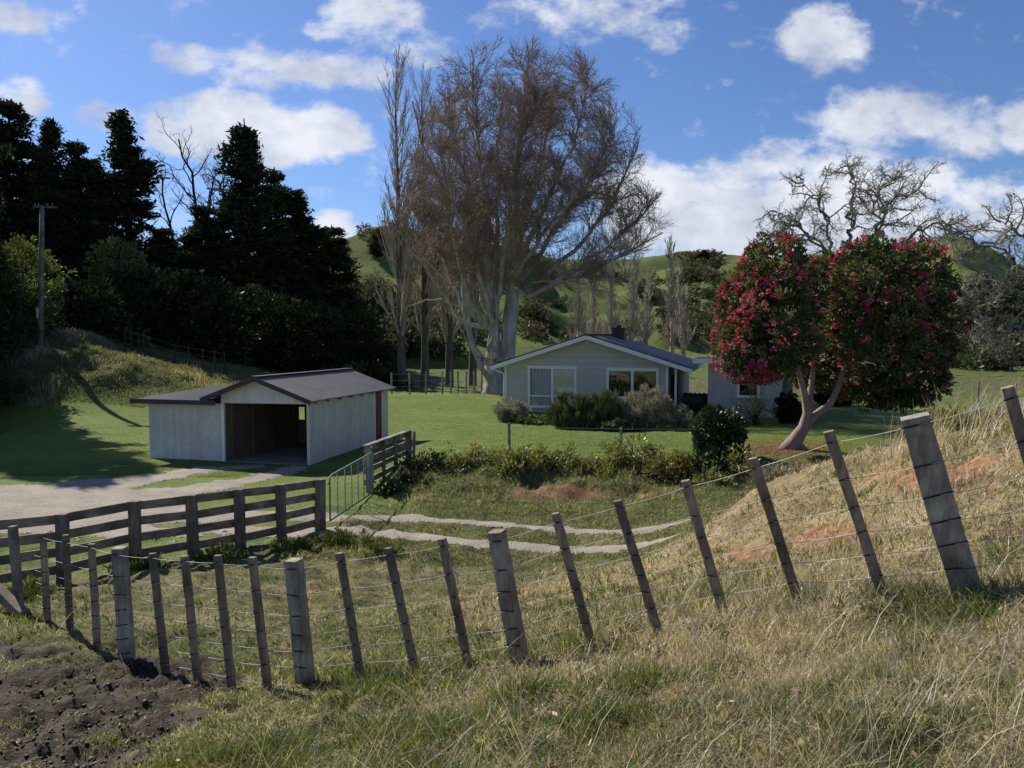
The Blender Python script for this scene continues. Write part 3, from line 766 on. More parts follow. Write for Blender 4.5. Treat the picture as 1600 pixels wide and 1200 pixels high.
window(fh, W1, [2.56], [(1.37, 2.50, .95), (2.62, 3.71, .95)], house, True)
window(fh, W2, [6.67], [], house, False)
# roof
corrugated(fh, hm, WH + ovr, -.55, HB + .4, hz, M['roof_grey'], 'roof', house, pitch=.3, amp=.012, along='A')
corrugated(fh, -ovl, hm, -.55, HB + .4, hz, M['roof_grey'], 'roof', house, pitch=.3, amp=.012, along='A')
b = MB(); b.bar(fh(hm, -.56, HP + .13), fh(hm, HB + .4, HP + .13), .32, .03); b.build('ridge_cap', M['fascia_dark'], house)
b = MB()
for e in (-ovl, WH + ovr):
    b.bar(fh(e, -.575, hz(e) - .14), fh(hm, -.575, HP - .04), .04, .2)
b.build('bargeboard', M['white_paint'], house)
b = MB()
for e in (-ovl, WH + ovr):
    b.bar(fh(e, -.585, hz(e) - .0), fh(hm, -.585, HP + .1), .05, .05)
b.build('verge_trim', M['fascia_dark'], house)
for e in (-ovl, WH + ovr):
    b = MB(); P = [fh(e, -.5, hz(e) - .12), fh(e, HB + .3, hz(e) - .12)]
    b.bar(P[0], P[1], .1, .1); b.build('gutter', M['white_paint'], house)
b = MB(); b.tube([fh(-ovl + .05, -.35, hz(-ovl) - .2), fh(-.1, -.06, 2.1), fh(-.06, -.06, 2.0), fh(-.06, -.06, .05)], .035, 8); b.build('downpipe', M['white_paint'], house)
b = MB(); b.box(fh, -.55, WH + .7, -.54, .0, HE - .06, HE - .04)
b = MB()
for sgn, e in ((-1, -ovl), (1, WH + ovr)):
    b.hexa([fh(e, -.55, hz(e) - .16), fh(hm, -.55, HP - .07), fh(hm, 0, HP - .07), fh(e, 0, hz(e) - .16), fh(e, -.55, hz(e) - .14), fh(hm, -.55, HP - .05), fh(hm, 0, HP - .05), fh(e, 0, hz(e) - .14)])
b.build('soffit', M['white_paint'], house)
b = MB(); cb = 5.2; b.box(fh, hm + .35, hm + 1.0, cb, cb + .55, HP - .4, HP + .42); b.box(fh, hm + .3, hm + 1.05, cb - .05, cb + .6, HP + .42, HP + .5); b.tube([fh(hm + .67, cb + .27, HP + .5), fh(hm + .67, cb + .27, HP + .66)], .14, 10); b.build('chimney', M['fascia_dark'], house)
b = MB(); b.tube([fh(hm - .03, -.03, HP - .32), fh(hm - .03, -.12, HP - .32)], .05, 8); b.box(fh, hm - .15, hm + .1, -.12, -.03, HP - .27, HP - .22); b.build('gable_light', M['white_paint'], house)
# breezeway and wing
E0, E1, EBk = 10.35, 13.75, 4.2; EF = -.2
bb = wall_with_holes(lambda a, b_, z: fh(a, b_ + EF, z), E0, E1, [(11.75, 12.7, 1.15, 1.95)], -.1, 2.72, 0, .12); bb.box(fh, E0, E0 + .12, EF + .12, EBk, 0, 2.72); bb.box(fh, E1 - .12, E1, EF + .12, EBk, 0, 2.72); bb.build('wing_wall', M['stucco'], house)
window(lambda a, b_, z: fh(a, b_ + EF, z), (11.75, 12.7, 1.15, 1.95), [], [], house, False)
b = MB(); b.box(fh, WH + .8, E1 + .45, EF - .5, EBk + .3, 2.80, 2.93); b.build('wing_roof', M['roof_grey'], house)
b = MB(); b.box(fh, WH + .8, E1 + .5, EF - .54, EF - .5, 2.73, 2.95); b.box(fh, E1 + .45, E1 + .49, EF - .5, EBk + .3, 2.73, 2.95); b.build('fascia', M['white_paint'], house)
b = MB(); b.box(fh, WH, E0, .3, EBk, -.12, .02); b.build('porch_floor', M['concrete'], house)
b = MB(); b.box(fh, WH, E0 - .02, EBk - .1, EBk, .05, .95)
for i in range(6): b.box(fh, WH + .1 + i * .24, WH + .2 + i * .24, EBk - .16, EBk - .101, .05, 1.0)
b.build('porch_rail', M['rail'], house)
# barbecue-like dark trolley in the breezeway
q = fh(9.55, 1.1, .03)
t_ = thing('barbecue_trolley', 'black barbecue trolley in the shade of the open breezeway beside the house', 'barbecue', q)
fq = frame(np.array(q), YH)
for x in (-.42, .42):
    for y in (-.22, .22): b = MB(); b.tube([fq(x, y, 0), fq(x, y, .75)], .02, 6); b.build('leg', M['black_metal'], t_)
b = MB(); b.box(fq, -.5, .5, -.27, .27, .75, .86); b.build('body', M['black_metal'], t_)
b = MB(); V = [fq(-.48 + .96 * j, .26 * math.cos(math.pi * i / 8), .86 + .27 * math.sin(math.pi * i / 8)) for j in (0, 1) for i in range(9)]
b.add(V, [(i, i + 1, i + 10, i + 9) for i in range(8)] + [tuple(range(8, -1, -1)), tuple(range(9, 18))]); b.build('lid', M['black_metal'], t_)
b = MB(); b.box(fq, -.78, -.5, -.2, .2, .78, .81); b.build('side_shelf', M['rail'], t_)

# ---------------------------------------------------------------- fences
rng = random.Random(4)
def gz(x, y): return h1(x, y)
# wire fence in front
r0 = at(*WF[12][1], WF[12][2])
wf = thing('wire_fence', 'long leaning post and batten fence with seven wires crossing the foreground slope', 'wire fence', r0)
FR = [.05, .26, .42, .565, .70, .83, .965]
wpts = [[] for _ in FR]
for (t_, b_, d_, thick) in WF:
    T = at(*t_, d_ - .02); B = at(*b_, d_)
    ax = T - B; L = np.linalg.norm(ax); ax /= L
    face = np.array([-.45, -.89, 0.0]) if t_[0] > 459 else np.array([-.35 + .5 * (459 - t_[0]) / 400, -.9, 0])
    face /= np.linalg.norm(face)
    w_ = (.125 if thick else .068); tk = (.12 if thick else .045)
    if t_[0] == 1428: w_, tk = .17, .10
    mb = MB(); ztop = rng.uniform(-.02, .02)
    B2 = B - ax * .22
    mb.bar(B2, T + ax * ztop, w_ * 1.04, tk, up=face, w1=w_ * .97, cuts=9, jit=.003 if not thick else .004, rng=rng)
    for k, f in enumerate(FR):
        c = T + (B - T) * (f + rng.uniform(-.006, .006))
        side = np.cross(ax, face); side /= np.linalg.norm(side)
        n_f = np.cross(side, ax); n_f /= np.linalg.norm(n_f)
        if n_f[1] > 0: n_f = -n_f
        fpt = c + n_f * (tk / 2 + .006)
        wpts[k].append(fpt)
        e = w_ / 2 + .005
        tilt = ax * rng.uniform(-.008, .008)
        mb.tube([c - side * e + n_f * (tk / 2 + .002) - tilt, c + n_f * (tk / 2 + .005), c + side * e + n_f * (tk / 2 + .002) + tilt], .0062, 5, 1)
        if rng.random() < .6: mb.tube([c + n_f * (tk / 2 + .004), c + n_f * (tk / 2 + .02) + side * .03 + ax * .012], .0028, 4, 1)
    mb.build('post' if thick else 'batten', [M['post'] if thick else M['batten'], M['staple']], wf, bevel=.004)
for k, P in enumerate(wpts):
    ends = [P[0] + (P[0] - P[1]) * (.42 if k else .0) + np.array([0, 0, -.01])] if k in (1, 2, 3, 4, 5) else []
    if k == 6: P = P[1:]; ends = [P[0] + (P[0] - P[1]) * .5]
    mb = MB(); Q = ends + P + [P[-1] + (P[-1] - P[-2]) * 2]
    full = [Q[0]]
    for i in range(len(Q) - 1):
        sag = rng.uniform(.003, .012)
        full += [Q[i] * (1 - s) + Q[i + 1] * s - np.array([0, 0, sag * 4 * s * (1 - s)]) for s in (.33, .66, 1)]
    mb.tube(full, .0025, 5)
    mb.build('wire', M['wire'], wf, smooth=True)
mb = MB(); mb.bar(at(38, 962, 10.0) , at(-60, 868, 10.9), .13, .13, cuts=3, jit=.006, rng=rng); mb.build('brace', M['railpost'], wf, bevel=.01)
mb = MB(); T = at(20, 822, 10.35); B = at(31, 958, 10.35); mb.bar(B + (B - T) * .15, T, .095, .09, up=(0, -1, 0), cuts=6, jit=.003, rng=rng); mb.build('post', M['pale_wood'], wf, bevel=.005)

# board fence beside the drive
RP = [(-175, 11.6), (-40, 12.4), (90, 13.2), (205, 14.1), (297, 14.7), (372, 15.25), (437, 15.95), (498, 16.95)]
pts = []
for px, d in RP:
    x = (px - 800) / FPX * d * 1.005
    pts.append(np.array([x, d, gz(x, d)]))
rf = thing('board_fence', 'dark weathered four-board timber fence running beside the gravel drive to the gate', 'board fence', pts[4])
TOPZ = []
for i, p in enumerate(pts):
    last = i == len(pts) - 1
    top = {0: 1.24, 1: 1.24, 2: 1.24, 3: 1.24, 4: 1.22, 5: 1.22, 6: 1.21, 7: 1.16}[i]
    mb = MB(); lean = rng.uniform(-.02, .02)
    if last:
        mb.tube([p + (0, 0, -.3), p + (0, 0, .4), p + (lean, 0, top - .02), p + (lean, 0, top + .01)], [.13, .128, .122, .115], 12)
        mb.build('gate_post', M['railpost'], rf)
    else:
        mb.bar(p + (0, 0, -.3), p + (lean, 0, top + .01), .185, .15, up=(0, -1, 0), cuts=5, jit=.006, rng=rng); mb.build('post', M['railpost'], rf, bevel=.012)
    TOPZ.append(top)
for i in range(len(pts) - 1):
    a, c = pts[i], pts[i + 1]; dxy = (c - a); dxy[2] = 0; n = np.array([-dxy[1], dxy[0], 0]); n /= np.linalg.norm(n)
    a = a + n * .10; c = c + n * .10
    for k in range(4):
        za = TOPZ[i] - .095 - k * .305; zc = TOPZ[i + 1] - .095 - k * .295
        j1, j2 = rng.uniform(-.012, .012), rng.uniform(-.012, .012)
        mb = MB(); mb.bar(a + (0, 0, za + j1) + n * (.0015 * (i % 2)), c + (0, 0, zc + j2) + n * (.0015 * (i % 2)), .042, .165, cuts=4, jit=.004, rng=rng)
        mb.build('rail', M['rail'], rf, bevel=.006)
# gate
gA = np.array([-4.10, 17.1, 0.0]); gB = np.array([-3.68, 20.15, 0.0])
gt = thing('metal_gate', 'galvanised tubular farm gate with upright bars closed across the track', 'gate', gA)
za0, za1, zb0, zb1 = .07, 1.09, .10, 1.17
mb = MB()
def L3(s, z): return gA * (1 - s) + gB * s + np.array([0, 0, z])
top = lambda s: za1 * (1 - s) + zb1 * s
bot = lambda s: za0 * (1 - s) + zb0 * s
mb.tube([L3(.0, bot(0)), L3(0, top(0) - .1), L3(.012, top(0) - .03), L3(.04, top(0)), L3(.96, top(1)), L3(.99, top(1) - .03), L3(1, top(1) - .1), L3(1, bot(1)), L3(.0, bot(0))], .021, 8)
mb.build('frame', M['tube'], gt, smooth=True)
for s in (.16, .32, .47, .62, .76, .88):
    mb = MB(); mb.tube([L3(s, bot(s)), L3(s, top(s))], .0125, 6); mb.build('bar', M['tube'], gt, smooth=True)
mb = MB()
for f in (.12, .24, .36, .48, .6, .72, .84): mb.tube([L3(0, bot(0) * (1 - f) + top(0) * f), L3(1, bot(1) * (1 - f) + top(1) * f)], .003, 4)
for s in np.linspace(.03, .97, 22): mb.tube([L3(s, bot(s)), L3(s, top(s))], .002, 4)
mb.build('wire_mesh', M['wire'], gt)
mb = MB(); mb.tube([L3(-.0, .95), L3(-.03, .93), L3(-.035, .90)], .01, 5); mb.build('latch_chain', M['staple'], gt)
# board fence beyond the gate
P2 = [(576, 20.35, 1.24, .17), (599, 21.8, 1.17, .10), (618, 23.1, 1.16, .11), (638, 24.6, 1.22, .19)]
pp = []
for px, d, h_, w_ in P2:
    x = (px - 800) / FPX * d * 1.005; pp.append(np.array([x, d, gz(x, d)]))
rf2 = thing('board_fence', 'short pale topped four-board fence climbing from the metal gate to the lawn edge', 'board fence', pp[0])
tz = [pp[0][2] + 1.2, None, None, at(638, 676, 24.6)[2]]
for k in (1, 2): tz[k] = tz[0] + (tz[3] - tz[0]) * k / 3
for i, (p, q) in enumerate(zip(pp, P2)):
    mb = MB(); mb.bar(p + (0, 0, -.4), np.array([p[0], p[1], tz[i] + (.08 if i in (3,) else .02)]), q[3], q[3], up=(0, -1, 0), cuts=4, jit=.006, rng=rng)
    mb.build('post', M['pale_wood'] if i == 0 else M['railpost'], rf2, bevel=.012)
for k in range(4):
    mb = MB(); n = np.array([.98, -.15, 0]) * (-.10)
    q = [np.array([p[0], p[1], z - .07 - k * .29]) + n for p, z in zip(pp, tz)]
    q[0] = q[0] + (q[0] - q[1]) * .05
    mb.bar(q[0], q[3] + (q[3] - q[2]) * .05, .045, .15, cuts=6, jit=.004, rng=rng); mb.build('rail', M['pale_wood'] if k == 0 else M['rail'], rf2, bevel=.006)
mb = MB(); mb.bar(np.array([pp[0][0] - .08, pp[0][1] - .1, tz[0] + .05]), np.array([pp[3][0] - .02, pp[3][1], tz[3] + .06]), .16, .04, cuts=4, jit=.003, rng=rng); mb.build('cap_rail', M['pale_wood'], rf2, bevel=.006)

def simple_fence(label, plist, nwires, pm_, w_=.1, hh=1.1, grp=None, name='wire_fence', wr=.004):
    r = thing(name, label, 'wire fence', plist[0][:3], grp)
    for p in plist:
        p = np.array(p); h_ = hh * rng.uniform(.94, 1.06); lx = rng.uniform(-.04, .04)
        mb = MB(); mb.tube([p + (0, 0, -.3), p + (lx, 0, h_ - .02), p + (lx, 0, h_)], [w_ / 2, w_ / 2 * .93, w_ / 2 * .85], 7); mb.build('post', pm_, r)
    for k in range(nwires):
        z = hh * (.92 - .8 * k / max(nwires - 1, 1)); mb = MB(); mb.tube([np.array(p) + (0, -w_ / 2, z) for p in plist], wr, 4); mb.build('wire', M['wire'], r)
    return r
def gpt(px, d):
    x = (px - 800) / FPX * d; return (x, d, gz(x, d))
simple_fence('low wire fence with two thin posts above the shrubs at the lawn edge', [gpt(645, 24.8), gpt(796, 24.2), gpt(972, 24.0), gpt(1135, 24.0)], 4, M['pole'], .1, .95)
simple_fence('pale posts of the wire fence behind the lawn under the big bare tree', [gpt(p, 50) for p in (612, 640, 665, 691, 704, 716, 728, 741, 752, 762)], 4, M['pale_wood'], .13, 1.5)
simple_fence('old wire fence on the crest of the grassy bank behind the shed', [gpt(p, d) for p, d in ((196, 47), (207, 47), (216, 47), (226, 47.5), (235, 47.5), (273, 48), (296, 48.5), (318, 49), (336, 49.5), (352, 50))], 4, M['bark_dark'], .10, 1.5)
simple_fence('grey posts of the paddock fence beyond the flowering tree', [gpt(p, 44) for p in (1270, 1284, 1310, 1360, 1420, 1470, 1530, 1590)], 3, M['pole'], .12, 1.2)

# power pole
pb = at(62, 540, 44); pb[2] = gz(pb[0], pb[1]); ptop = at(66, 322, 44)
pl = thing('power_pole', 'tall grey timber power pole on the bank with a short crossarm', 'power pole', pb)
mb = MB(); mb.tube([pb - (0, 0, .5), (pb + ptop) / 2, ptop], [.17, .15, .12], 10); mb.build('pole', M['pole'], pl, smooth=True)
mb = MB(); mb.bar(ptop + (-.55, 0, -.03), ptop + (.72, .1, -.06), .12, .1); mb.build('crossarm', M['pole'], pl)
for dx in (-.42, -.2, .3, .58):
    mb = MB(); mb.tube([ptop + (dx, 0, .02), ptop + (dx, 0, .07), ptop + (dx, 0, .11), ptop + (dx, 0, .16)], [.025, .05, .035, .03], 8); mb.build('insulator', M['concrete'], pl)
sl = at(61, 490, 44)
mb = MB(); mb.tube([sl + (0, 0, .33), sl - (0, 0, .3)], .165, 12); mb.build('white_sleeve', M['white_paint'], pl, smooth=True)
mb = MB(); mb.tube([ptop + (-.5, -.1, 0), ptop + (-.35, -.14, -.55), ptop + (-.1, -.15, -.8)], .012, 5); mb.build('stay_wire', M['staple'], pl)
A = ptop + np.array([.3, 0, .1]); Bq = np.array(fh(-.4, -.4, 2.75)); mb = MB(); n = 24
mb.tube([A * (1 - s) + Bq * s - np.array([0, 0, 1.8 * 4 * s * (1 - s) * .5]) for s in np.linspace(0, 1, n)], .011, 5)
o = mb.build('overhead_cable', M['staple']); tag(o, 'thin dark cable sagging from the power pole to the house eave', 'power cable')
VEG_MARK = 1

# ---------------------------------------------------------------- vegetation builders
def nrmz(v): return v / np.maximum(np.linalg.norm(v, axis=-1, keepdims=True), 1e-9)
def rdir(g, n): return nrmz(g.normal(size=(n, 3)))
def cards(g, C, L, W, D, belly=0.5):
    """pointed leaf quads: C centres, D directions"""
    n = len(C); Sd = nrmz(np.cross(D, rdir(g, n)))
    L = np.broadcast_to(L, n)[:, None]; W = np.broadcast_to(W, n)[:, None]
    mid = C + D * L * (belly - .5)
    V = np.stack([C - D * L * .5, mid + Sd * W * .5, C + D * L * .5, mid - Sd * W * .5], 1).reshape(-1, 3)
    return V, np.arange(4 * n).reshape(-1, 4)
def leafobj(name, V, rnd, mats, parent=None, mi=None):
    off = root_off(parent) if parent is not None else np.zeros(3)
    me = np_mesh(name, V - off, np.arange(len(V)).reshape(-1, 4), 4, mi=mi)
    attr(me, 'rnd', np.clip(rnd, 0, 1))
    return link(name, me, mats, parent)
def clumps(g, blobs, per, cr, leaves, L, W, out=0.6, up=0.25, flat=0.8, inner=.55, gap=0.25):
    """foliage: clump centres through each ellipsoid, each a ball of leaves. returns V, rnd, centres"""
    Cs = []; Ds = []
    for (c, r) in blobs:
        c = np.array(c, float); r = np.array(r, float)
        k = int(per * (r[0] * r[1] * r[2]) ** (2 / 3.)) + 3
        d = rdir(g, k); q = inner + (1 - inner) * g.random(k) ** .6
        q *= 1 + .10 * g.normal(size=k)
        Cs.append(c + d * q[:, None] * r); Ds.append(d)
    Cs = np.concatenate(Cs); Ds = np.concatenate(Ds)
    keep = g.random(len(Cs)) > gap * (vn(Cs[:, 0] * 1.1 + 5, Cs[:, 2] * 1.1 + Cs[:, 1], 3) > .55)
    Cs = Cs[keep]; Ds = Ds[keep]; n = len(Cs)
    tone = g.random(n)
    sz = cr * g.uniform(.6, 1.3, n)
    P = np.repeat(Cs, leaves, 0); d2 = rdir(g, n * leaves)
    P = P + d2 * (np.repeat(sz, leaves) * g.random(n * leaves) ** .5)[:, None] * np.array([1, 1, flat])
    D = nrmz(np.repeat(Ds, leaves, 0) * out + d2 * .6 + rdir(g, n * leaves) * .5 + np.array([0, 0, up]))
    l = L * g.uniform(.6, 1.3, len(P))
    V, _ = cards(g, P, l, l * (W / L), D)
    rnd = np.repeat(tone, leaves) * .55 + g.random(len(P)) * .45
    return V, rnd, Cs, Ds
def segs_to_mesh(name, segs, m, parent, kmin=3, kfun=None):
    """segs: list of (p0,p1,r0,r1) -> one mesh of frustums"""
    off = root_off(parent)
    P0 = np.array([s[0] for s in segs]) - off; P1 = np.array([s[1] for s in segs]) - off
    r0 = np.array([s[2] for s in segs]); r1 = np.array([s[3] for s in segs])
    Vs = []; Fs = []; base = 0
    for k, sel in ((3, r0 < .03), (5, (r0 >= .03) & (r0 < .1)), (9, r0 >= .1)):
        if not sel.any(): continue
        a, b_, ra, rb = P0[sel], P1[sel], r0[sel], r1[sel]; n = len(a)
        d = nrmz(b_ - a); ref = np.where(np.abs(d[:, 2:3]) > .9, np.array([[1., 0, 0]]), np.array([[0, 0, 1.]]))
        u = nrmz(np.cross(d, ref)); w = np.cross(d, u)
        an = np.arange(k) * 2 * np.pi / k
        ring = u[:, None] * np.cos(an)[None, :, None] + w[:, None] * np.sin(an)[None, :, None]
        ov = d * np.minimum(ra, .3)[:, None] * .35
        V = np.concatenate([(a - ov)[:, None] + ring * ra[:, None, None], b_[:, None] + ring * rb[:, None, None]], 1)
        j = np.arange(k); f = np.stack([j, (j + 1) % k, k + (j + 1) % k, k + j], 1)
        Fs.append((f[None] + (np.arange(n) * 2 * k)[:, None, None] + base).reshape(-1, 4)); Vs.append(V.reshape(-1, 3)); base += n * 2 * k
    me = np_mesh(name, np.concatenate(Vs), np.concatenate(Fs), 4, smooth=True)
    return link(name, me, m, parent)
def branch(rg, p, d, L, r, lv, T, out):
    """recursive limb. T[lv] = dict(n, wan, up, kids, kl, ang, st, rr)"""
    t = T[lv]; n = t['n']; p = np.array(p, float); d = np.array(d, float); d /= np.linalg.norm(d)
    r_end = r * t.get('tap', .35); step = L / n
    nodes = [(p.copy(), d.copy(), r)]
    for i in range(n):
        w = np.array([rg.gauss(0, 1), rg.gauss(0, 1), rg.gauss(0, 1)]) * t['wan']
        d = d + w + np.array([0, 0, t['up']]); d /= np.linalg.norm(d)
        q = p + d * step; ra = r + (r_end - r) * i / n; rb = r + (r_end - r) * (i + 1) / n
        out.append((p, q, ra, rb, lv)); p = q; nodes.append((p.copy(), d.copy(), rb))
    if lv + 1 < len(T):
        for c in range(t['kids']):
            s = t['st'] + (1 - t['st']) * (c + rg.random()) / t['kids']
            f = min(s * n, n - .001); i = int(f); a = nodes[i]; b_ = nodes[i + 1]; q = a[0] + (b_[0] - a[0]) * (f - i)
            dd = nodes[i + 1][1]; s_ = np.cross(dd, [rg.gauss(0, 1), rg.gauss(0, 1), rg.gauss(0, 1)]); s_ /= max(np.linalg.norm(s_), 1e-6)
            an = t['ang'] * rg.uniform(.7, 1.3); nd = dd * math.cos(an) + s_ * math.sin(an)
            kl = L * t['kl'] * (1 - .55 * s) * rg.uniform(.7, 1.25)
            branch(rg, q, nd, kl, max(nodes[i][2] * t['rr'], T[lv + 1].get('rmin', .008)), lv + 1, T, out)
def split_tree(root, out, lv_trunk, m_trunk, m_twig, crown='crown'):
    a = [s for s in out if s[4] <= lv_trunk]; b_ = [s for s in out if s[4] > lv_trunk]
    segs_to_mesh('trunk', a, m_trunk, root)
    if b_: segs_to_mesh(crown, b_, m_twig, root)

# ---------------------------------------------------------------- conifers (three models, copied)
def conifer_model(seed, H, Rad, lean, prof, parent, bare=.12, n=1500, top_open=0, m='conifer'):
    g = np.random.default_rng(seed); rg = random.Random(seed)
    out = []
    p = np.array([0, 0, 0.]); segs = []; N = 10
    for i in range(N):
        q = np.array([lean * (i + 1) / N * H * .1 + rg.uniform(-.1, .1), rg.uniform(-.1, .1), H * (i + 1) / N])
        segs.append((p, q, .38 * (1 - i / N) + .04, .38 * (1 - (i + 1) / N) + .04, 0)); p = q
    nb = n // 16
    t = bare + (1 - bare) * (1 - (g.random(nb)) ** 0.75); ang = g.random(nb) * 2 * np.pi
    ln_ = prof(t) * Rad * g.uniform(.5, 1.15, nb) * (.75 + .5 * vn(ang * 1.3 + seed, t * 6.5, seed)) + .25 * (1 - t) + .08
    rise = g.uniform(-.05, .38, nb)
    segs2 = []; P = []; D = []; tone = []
    for i in range(nb):
        o_ = np.array([lean * t[i] * H * .1, 0, t[i] * H - .12 * ln_[i]]); dv = np.array([math.cos(ang[i]), math.sin(ang[i]), rise[i]])
        tip = o_ + dv * ln_[i]; segs2.append((o_, (o_ + tip) / 2 - (0, 0, .08 * ln_[i]), .06, .04, 1)); segs2.append(((o_ + tip) / 2 - (0, 0, .08 * ln_[i]), tip, .04, .012, 1))
        kc = int(7 + 9 * ln_[i] / Rad); kk = 15
        s_ = g.uniform(.25, 1.0, kc) ** .7
        c_ = o_ + dv * (ln_[i] * s_)[:, None] - np.array([0, 0, 1.]) * (.3 * ln_[i] * s_ * (1 - s_))[:, None]
        c_ = c_ + g.normal(size=c_.shape) * (.10 * ln_[i] + .14) * np.array([1, 1, .55])
        p_ = np.repeat(c_, kk, 0) + g.normal(size=(kc * kk, 3)) * np.array([.21, .21, .14])
        P.append(p_); D.append(nrmz(dv[None] * .7 + g.normal(size=p_.shape) * .55 + np.array([0, 0, .25]))); tone.append(np.full(len(p_), g.random()) * .4 + np.repeat(g.random(kc), kk) * .25 + g.random(len(p_)) * .35)
    P = np.concatenate(P); D = np.concatenate(D); tone = np.concatenate(tone)
    L = g.uniform(.22, .6, len(P)); V, _ = cards(g, P, L, L * .34, D, .4)
    segs_to_mesh('trunk', segs, M['bark_dark'], parent)
    segs_to_mesh('branches', segs2, M['bark_dark'], parent)
    leafobj('crown', V, tone, M[m], parent)
def copy_thing(o, loc, scale, rz, label, name=None):
    c = o.copy(); COL.objects.link(c); c.location = loc; c.scale = scale; c.rotation_euler.z = rz; c['label'] = label
    for ch in [x for x in COL.objects if x.parent == o]:
        k = ch.copy(); COL.objects.link(k); k.parent = c
    return c
GRP = 'dark conifers of the shelter belt behind the shed'
profs = [lambda t: np.clip((1 - t) ** .9 * 1.12, .01, 1), lambda t: np.clip(np.sqrt(np.clip(1 - (t - .12) ** 2 * 1.28, 0, 1)) * (1 - .25 * t), .12, 1), lambda t: np.clip((1 - t ** 2.2), .1, 1) * (.75 + .25 * np.sin(t * 11))]
protos = []
cspec = [  # px, top px, base d, half width px, model, label
    (388, 185, 73, 106, 0, 'broad cone-shaped dark conifer with the sharp tip, tallest behind the shed'),
    (20, 155, 64, 80, 1, 'dark ragged conifer at the left edge of the shelter belt, tallest above the power pole'),
    (215, 174, 66, 74, 2, 'dark open-topped conifer standing just left of the bare tree in the shelter belt'),
    (-75, 165, 66, 80, 1, 'dark conifer mostly cut off by the left edge of the photo'),
    (92, 190, 63, 60, 2, 'narrow dark conifer with feathery tip rising right of the power pole top'),
    (140, 218, 64, 60, 1, 'dark conifer with a low rounded top between two taller ones near the power pole'),
    (170, 250, 66, 56, 2, 'shorter dark conifer filling the dip left of the open-topped conifer'),
    (258, 352, 68, 52, 1, 'low brownish dark conifer in front of the bare tree in the shelter belt'),
    (440, 262, 78, 60, 1, 'dark conifer forming the right shoulder of the broad cone-shaped one'),
    (482, 298, 78, 60, 2, 'irregular dark conifer with layered top near the right end of the shelter belt'),
    (522, 350, 80, 58, 1, 'lowest spreading dark conifer at the right end of the shelter belt against the hill'),
    (330, 318, 70, 60, 1, 'dark conifer under the left side of the broad cone-shaped one'),
    (60, 250, 65, 66, 1, 'dense dark conifer filling the space directly behind the power pole'),
    (-20, 330, 62, 64, 2, 'dark conifer low at the left edge behind the fresh green tree'),
    (455, 400, 72, 62, 1, 'dark conifer standing low behind the shed roof ridge'),
    (-85, 0, 41, 92, 1, 'very tall dark conifer cut off by the left edge above the bank foot'),  # added off the left edge to throw shade on the lawn
    (-62, 262, 47, 74, 1, 'low dense dark conifer at the left edge on the bank slope'),  # added so the lower bank falls into shade
    (-170, 20, 44, 95, 1, 'tall dark conifer outside the left edge behind the bank foot'),  # unseen tree, added to widen the shade on the left
    (-105, 60, 36, 88, 1, 'tall dark conifer just outside the left edge beside the lawn'),  # unseen tree, added so its shadow reaches the lawn
    (-190, 60, 39, 90, 1, 'tall dark conifer outside the left edge nearer the bank'),  # added out of view as another caster of the lawn shadow
    (130, 350, 63, 64, 1, 'dark low conifer on the bank just behind the fence crest')]
for i, (px, ty, d, hw, mdl, lab) in enumerate(cspec):
    x = (px - 800) / FPX * d; z = gz(x, d) - .4; tp = at(px, ty, d)[2]; H = tp - z; Rw = hw / FPX * d
    if i < 3:
        r = thing('conifer_tree', lab, 'conifer', (x, d, z), GRP)
        # crown radius already true to this tree
        conf = {0: (11, 20., 5.0, 0), 1: (23, 18., 3.2, .2), 2: (37, 18., 3.0, -.3)}[mdl]
        protos.append((r, conf))
        r.location = (0, 0, 0); conifer_model(conf[0], conf[1], conf[2], conf[3], profs[mdl], r, n=(3300, 2700, 2100)[mdl], bare=(.08, .1, .14)[mdl])
        r.location = (x, d, z); r.scale = (Rw / conf[2], Rw / conf[2], H / conf[1])
    else:
        pr, conf = {m_: p_ for m_, p_ in zip((0, 1, 2), protos)}[mdl]
        copy_thing(pr, (x, d, z), (Rw / conf[2], Rw / conf[2], H / conf[1]), (i * 2.1) % 6.28, lab)

# bare tree between conifers
def bare(name, label, base, H, T, lim, m1, m2, lvt=1, seed=1, r0=.3, d0=(0, 0, 1), cat='tree', group=None):
    r = thing(name, label, cat, base, group); rg = random.Random(seed); out = []
    branch(rg, base, d0, H, r0, 0, T, out)
    for (dr, L, rr, zf) in lim:
        branch(rg, np.array(base) + np.array([0, 0, zf * H]), dr, L, rr, 1, T, out)
    split_tree(r, out, lvt, m1, m2); return r
TB = [dict(n=7, wan=.10, up=.1, kids=7, kl=.75, ang=.75, st=.35, rr=.6, tap=.5), dict(n=7, wan=.22, up=.07, kids=8, kl=.55, ang=.7, st=.25, rr=.55), dict(n=6, wan=.28, up=.04, kids=6, kl=.55, ang=.75, st=.15, rr=.5, rmin=.022), dict(n=4, wan=.3, up=.04, kids=4, kl=.6, ang=.7, st=.2, rr=.6, rmin=.016), dict(n=3, wan=.3, up=.03, kids=0, rmin=.012)]
x = (318 - 800) / FPX * 77; bz = gz(x, 77) - .3
bare('bare_tree', 'leafless dark branching tree between the open-topped and the cone-shaped conifer', (x, 77, bz), 14.5, TB, [((-.9, 0, 1.6), 11, .18, .45), ((-.3, .1, 1.5), 12, .2, .6), ((.35, .1, 1.5), 9, .16, .6)], M['bark_dark'], M['bark_dark'], seed=8, r0=.34)
x = (572 - 800) / FPX * 70; bz = gz(x, 70) - .3
bare('bare_tree', 'leafless dark spreading tree on the hillside edge right of the conifers', (x, 70, bz), 7, TB, [((-.9, 0, .8), 6, .14, .5), ((1, 0, .7), 6, .14, .6)], M['bark_dark'], M['bark_dark'], seed=18, r0=.28)

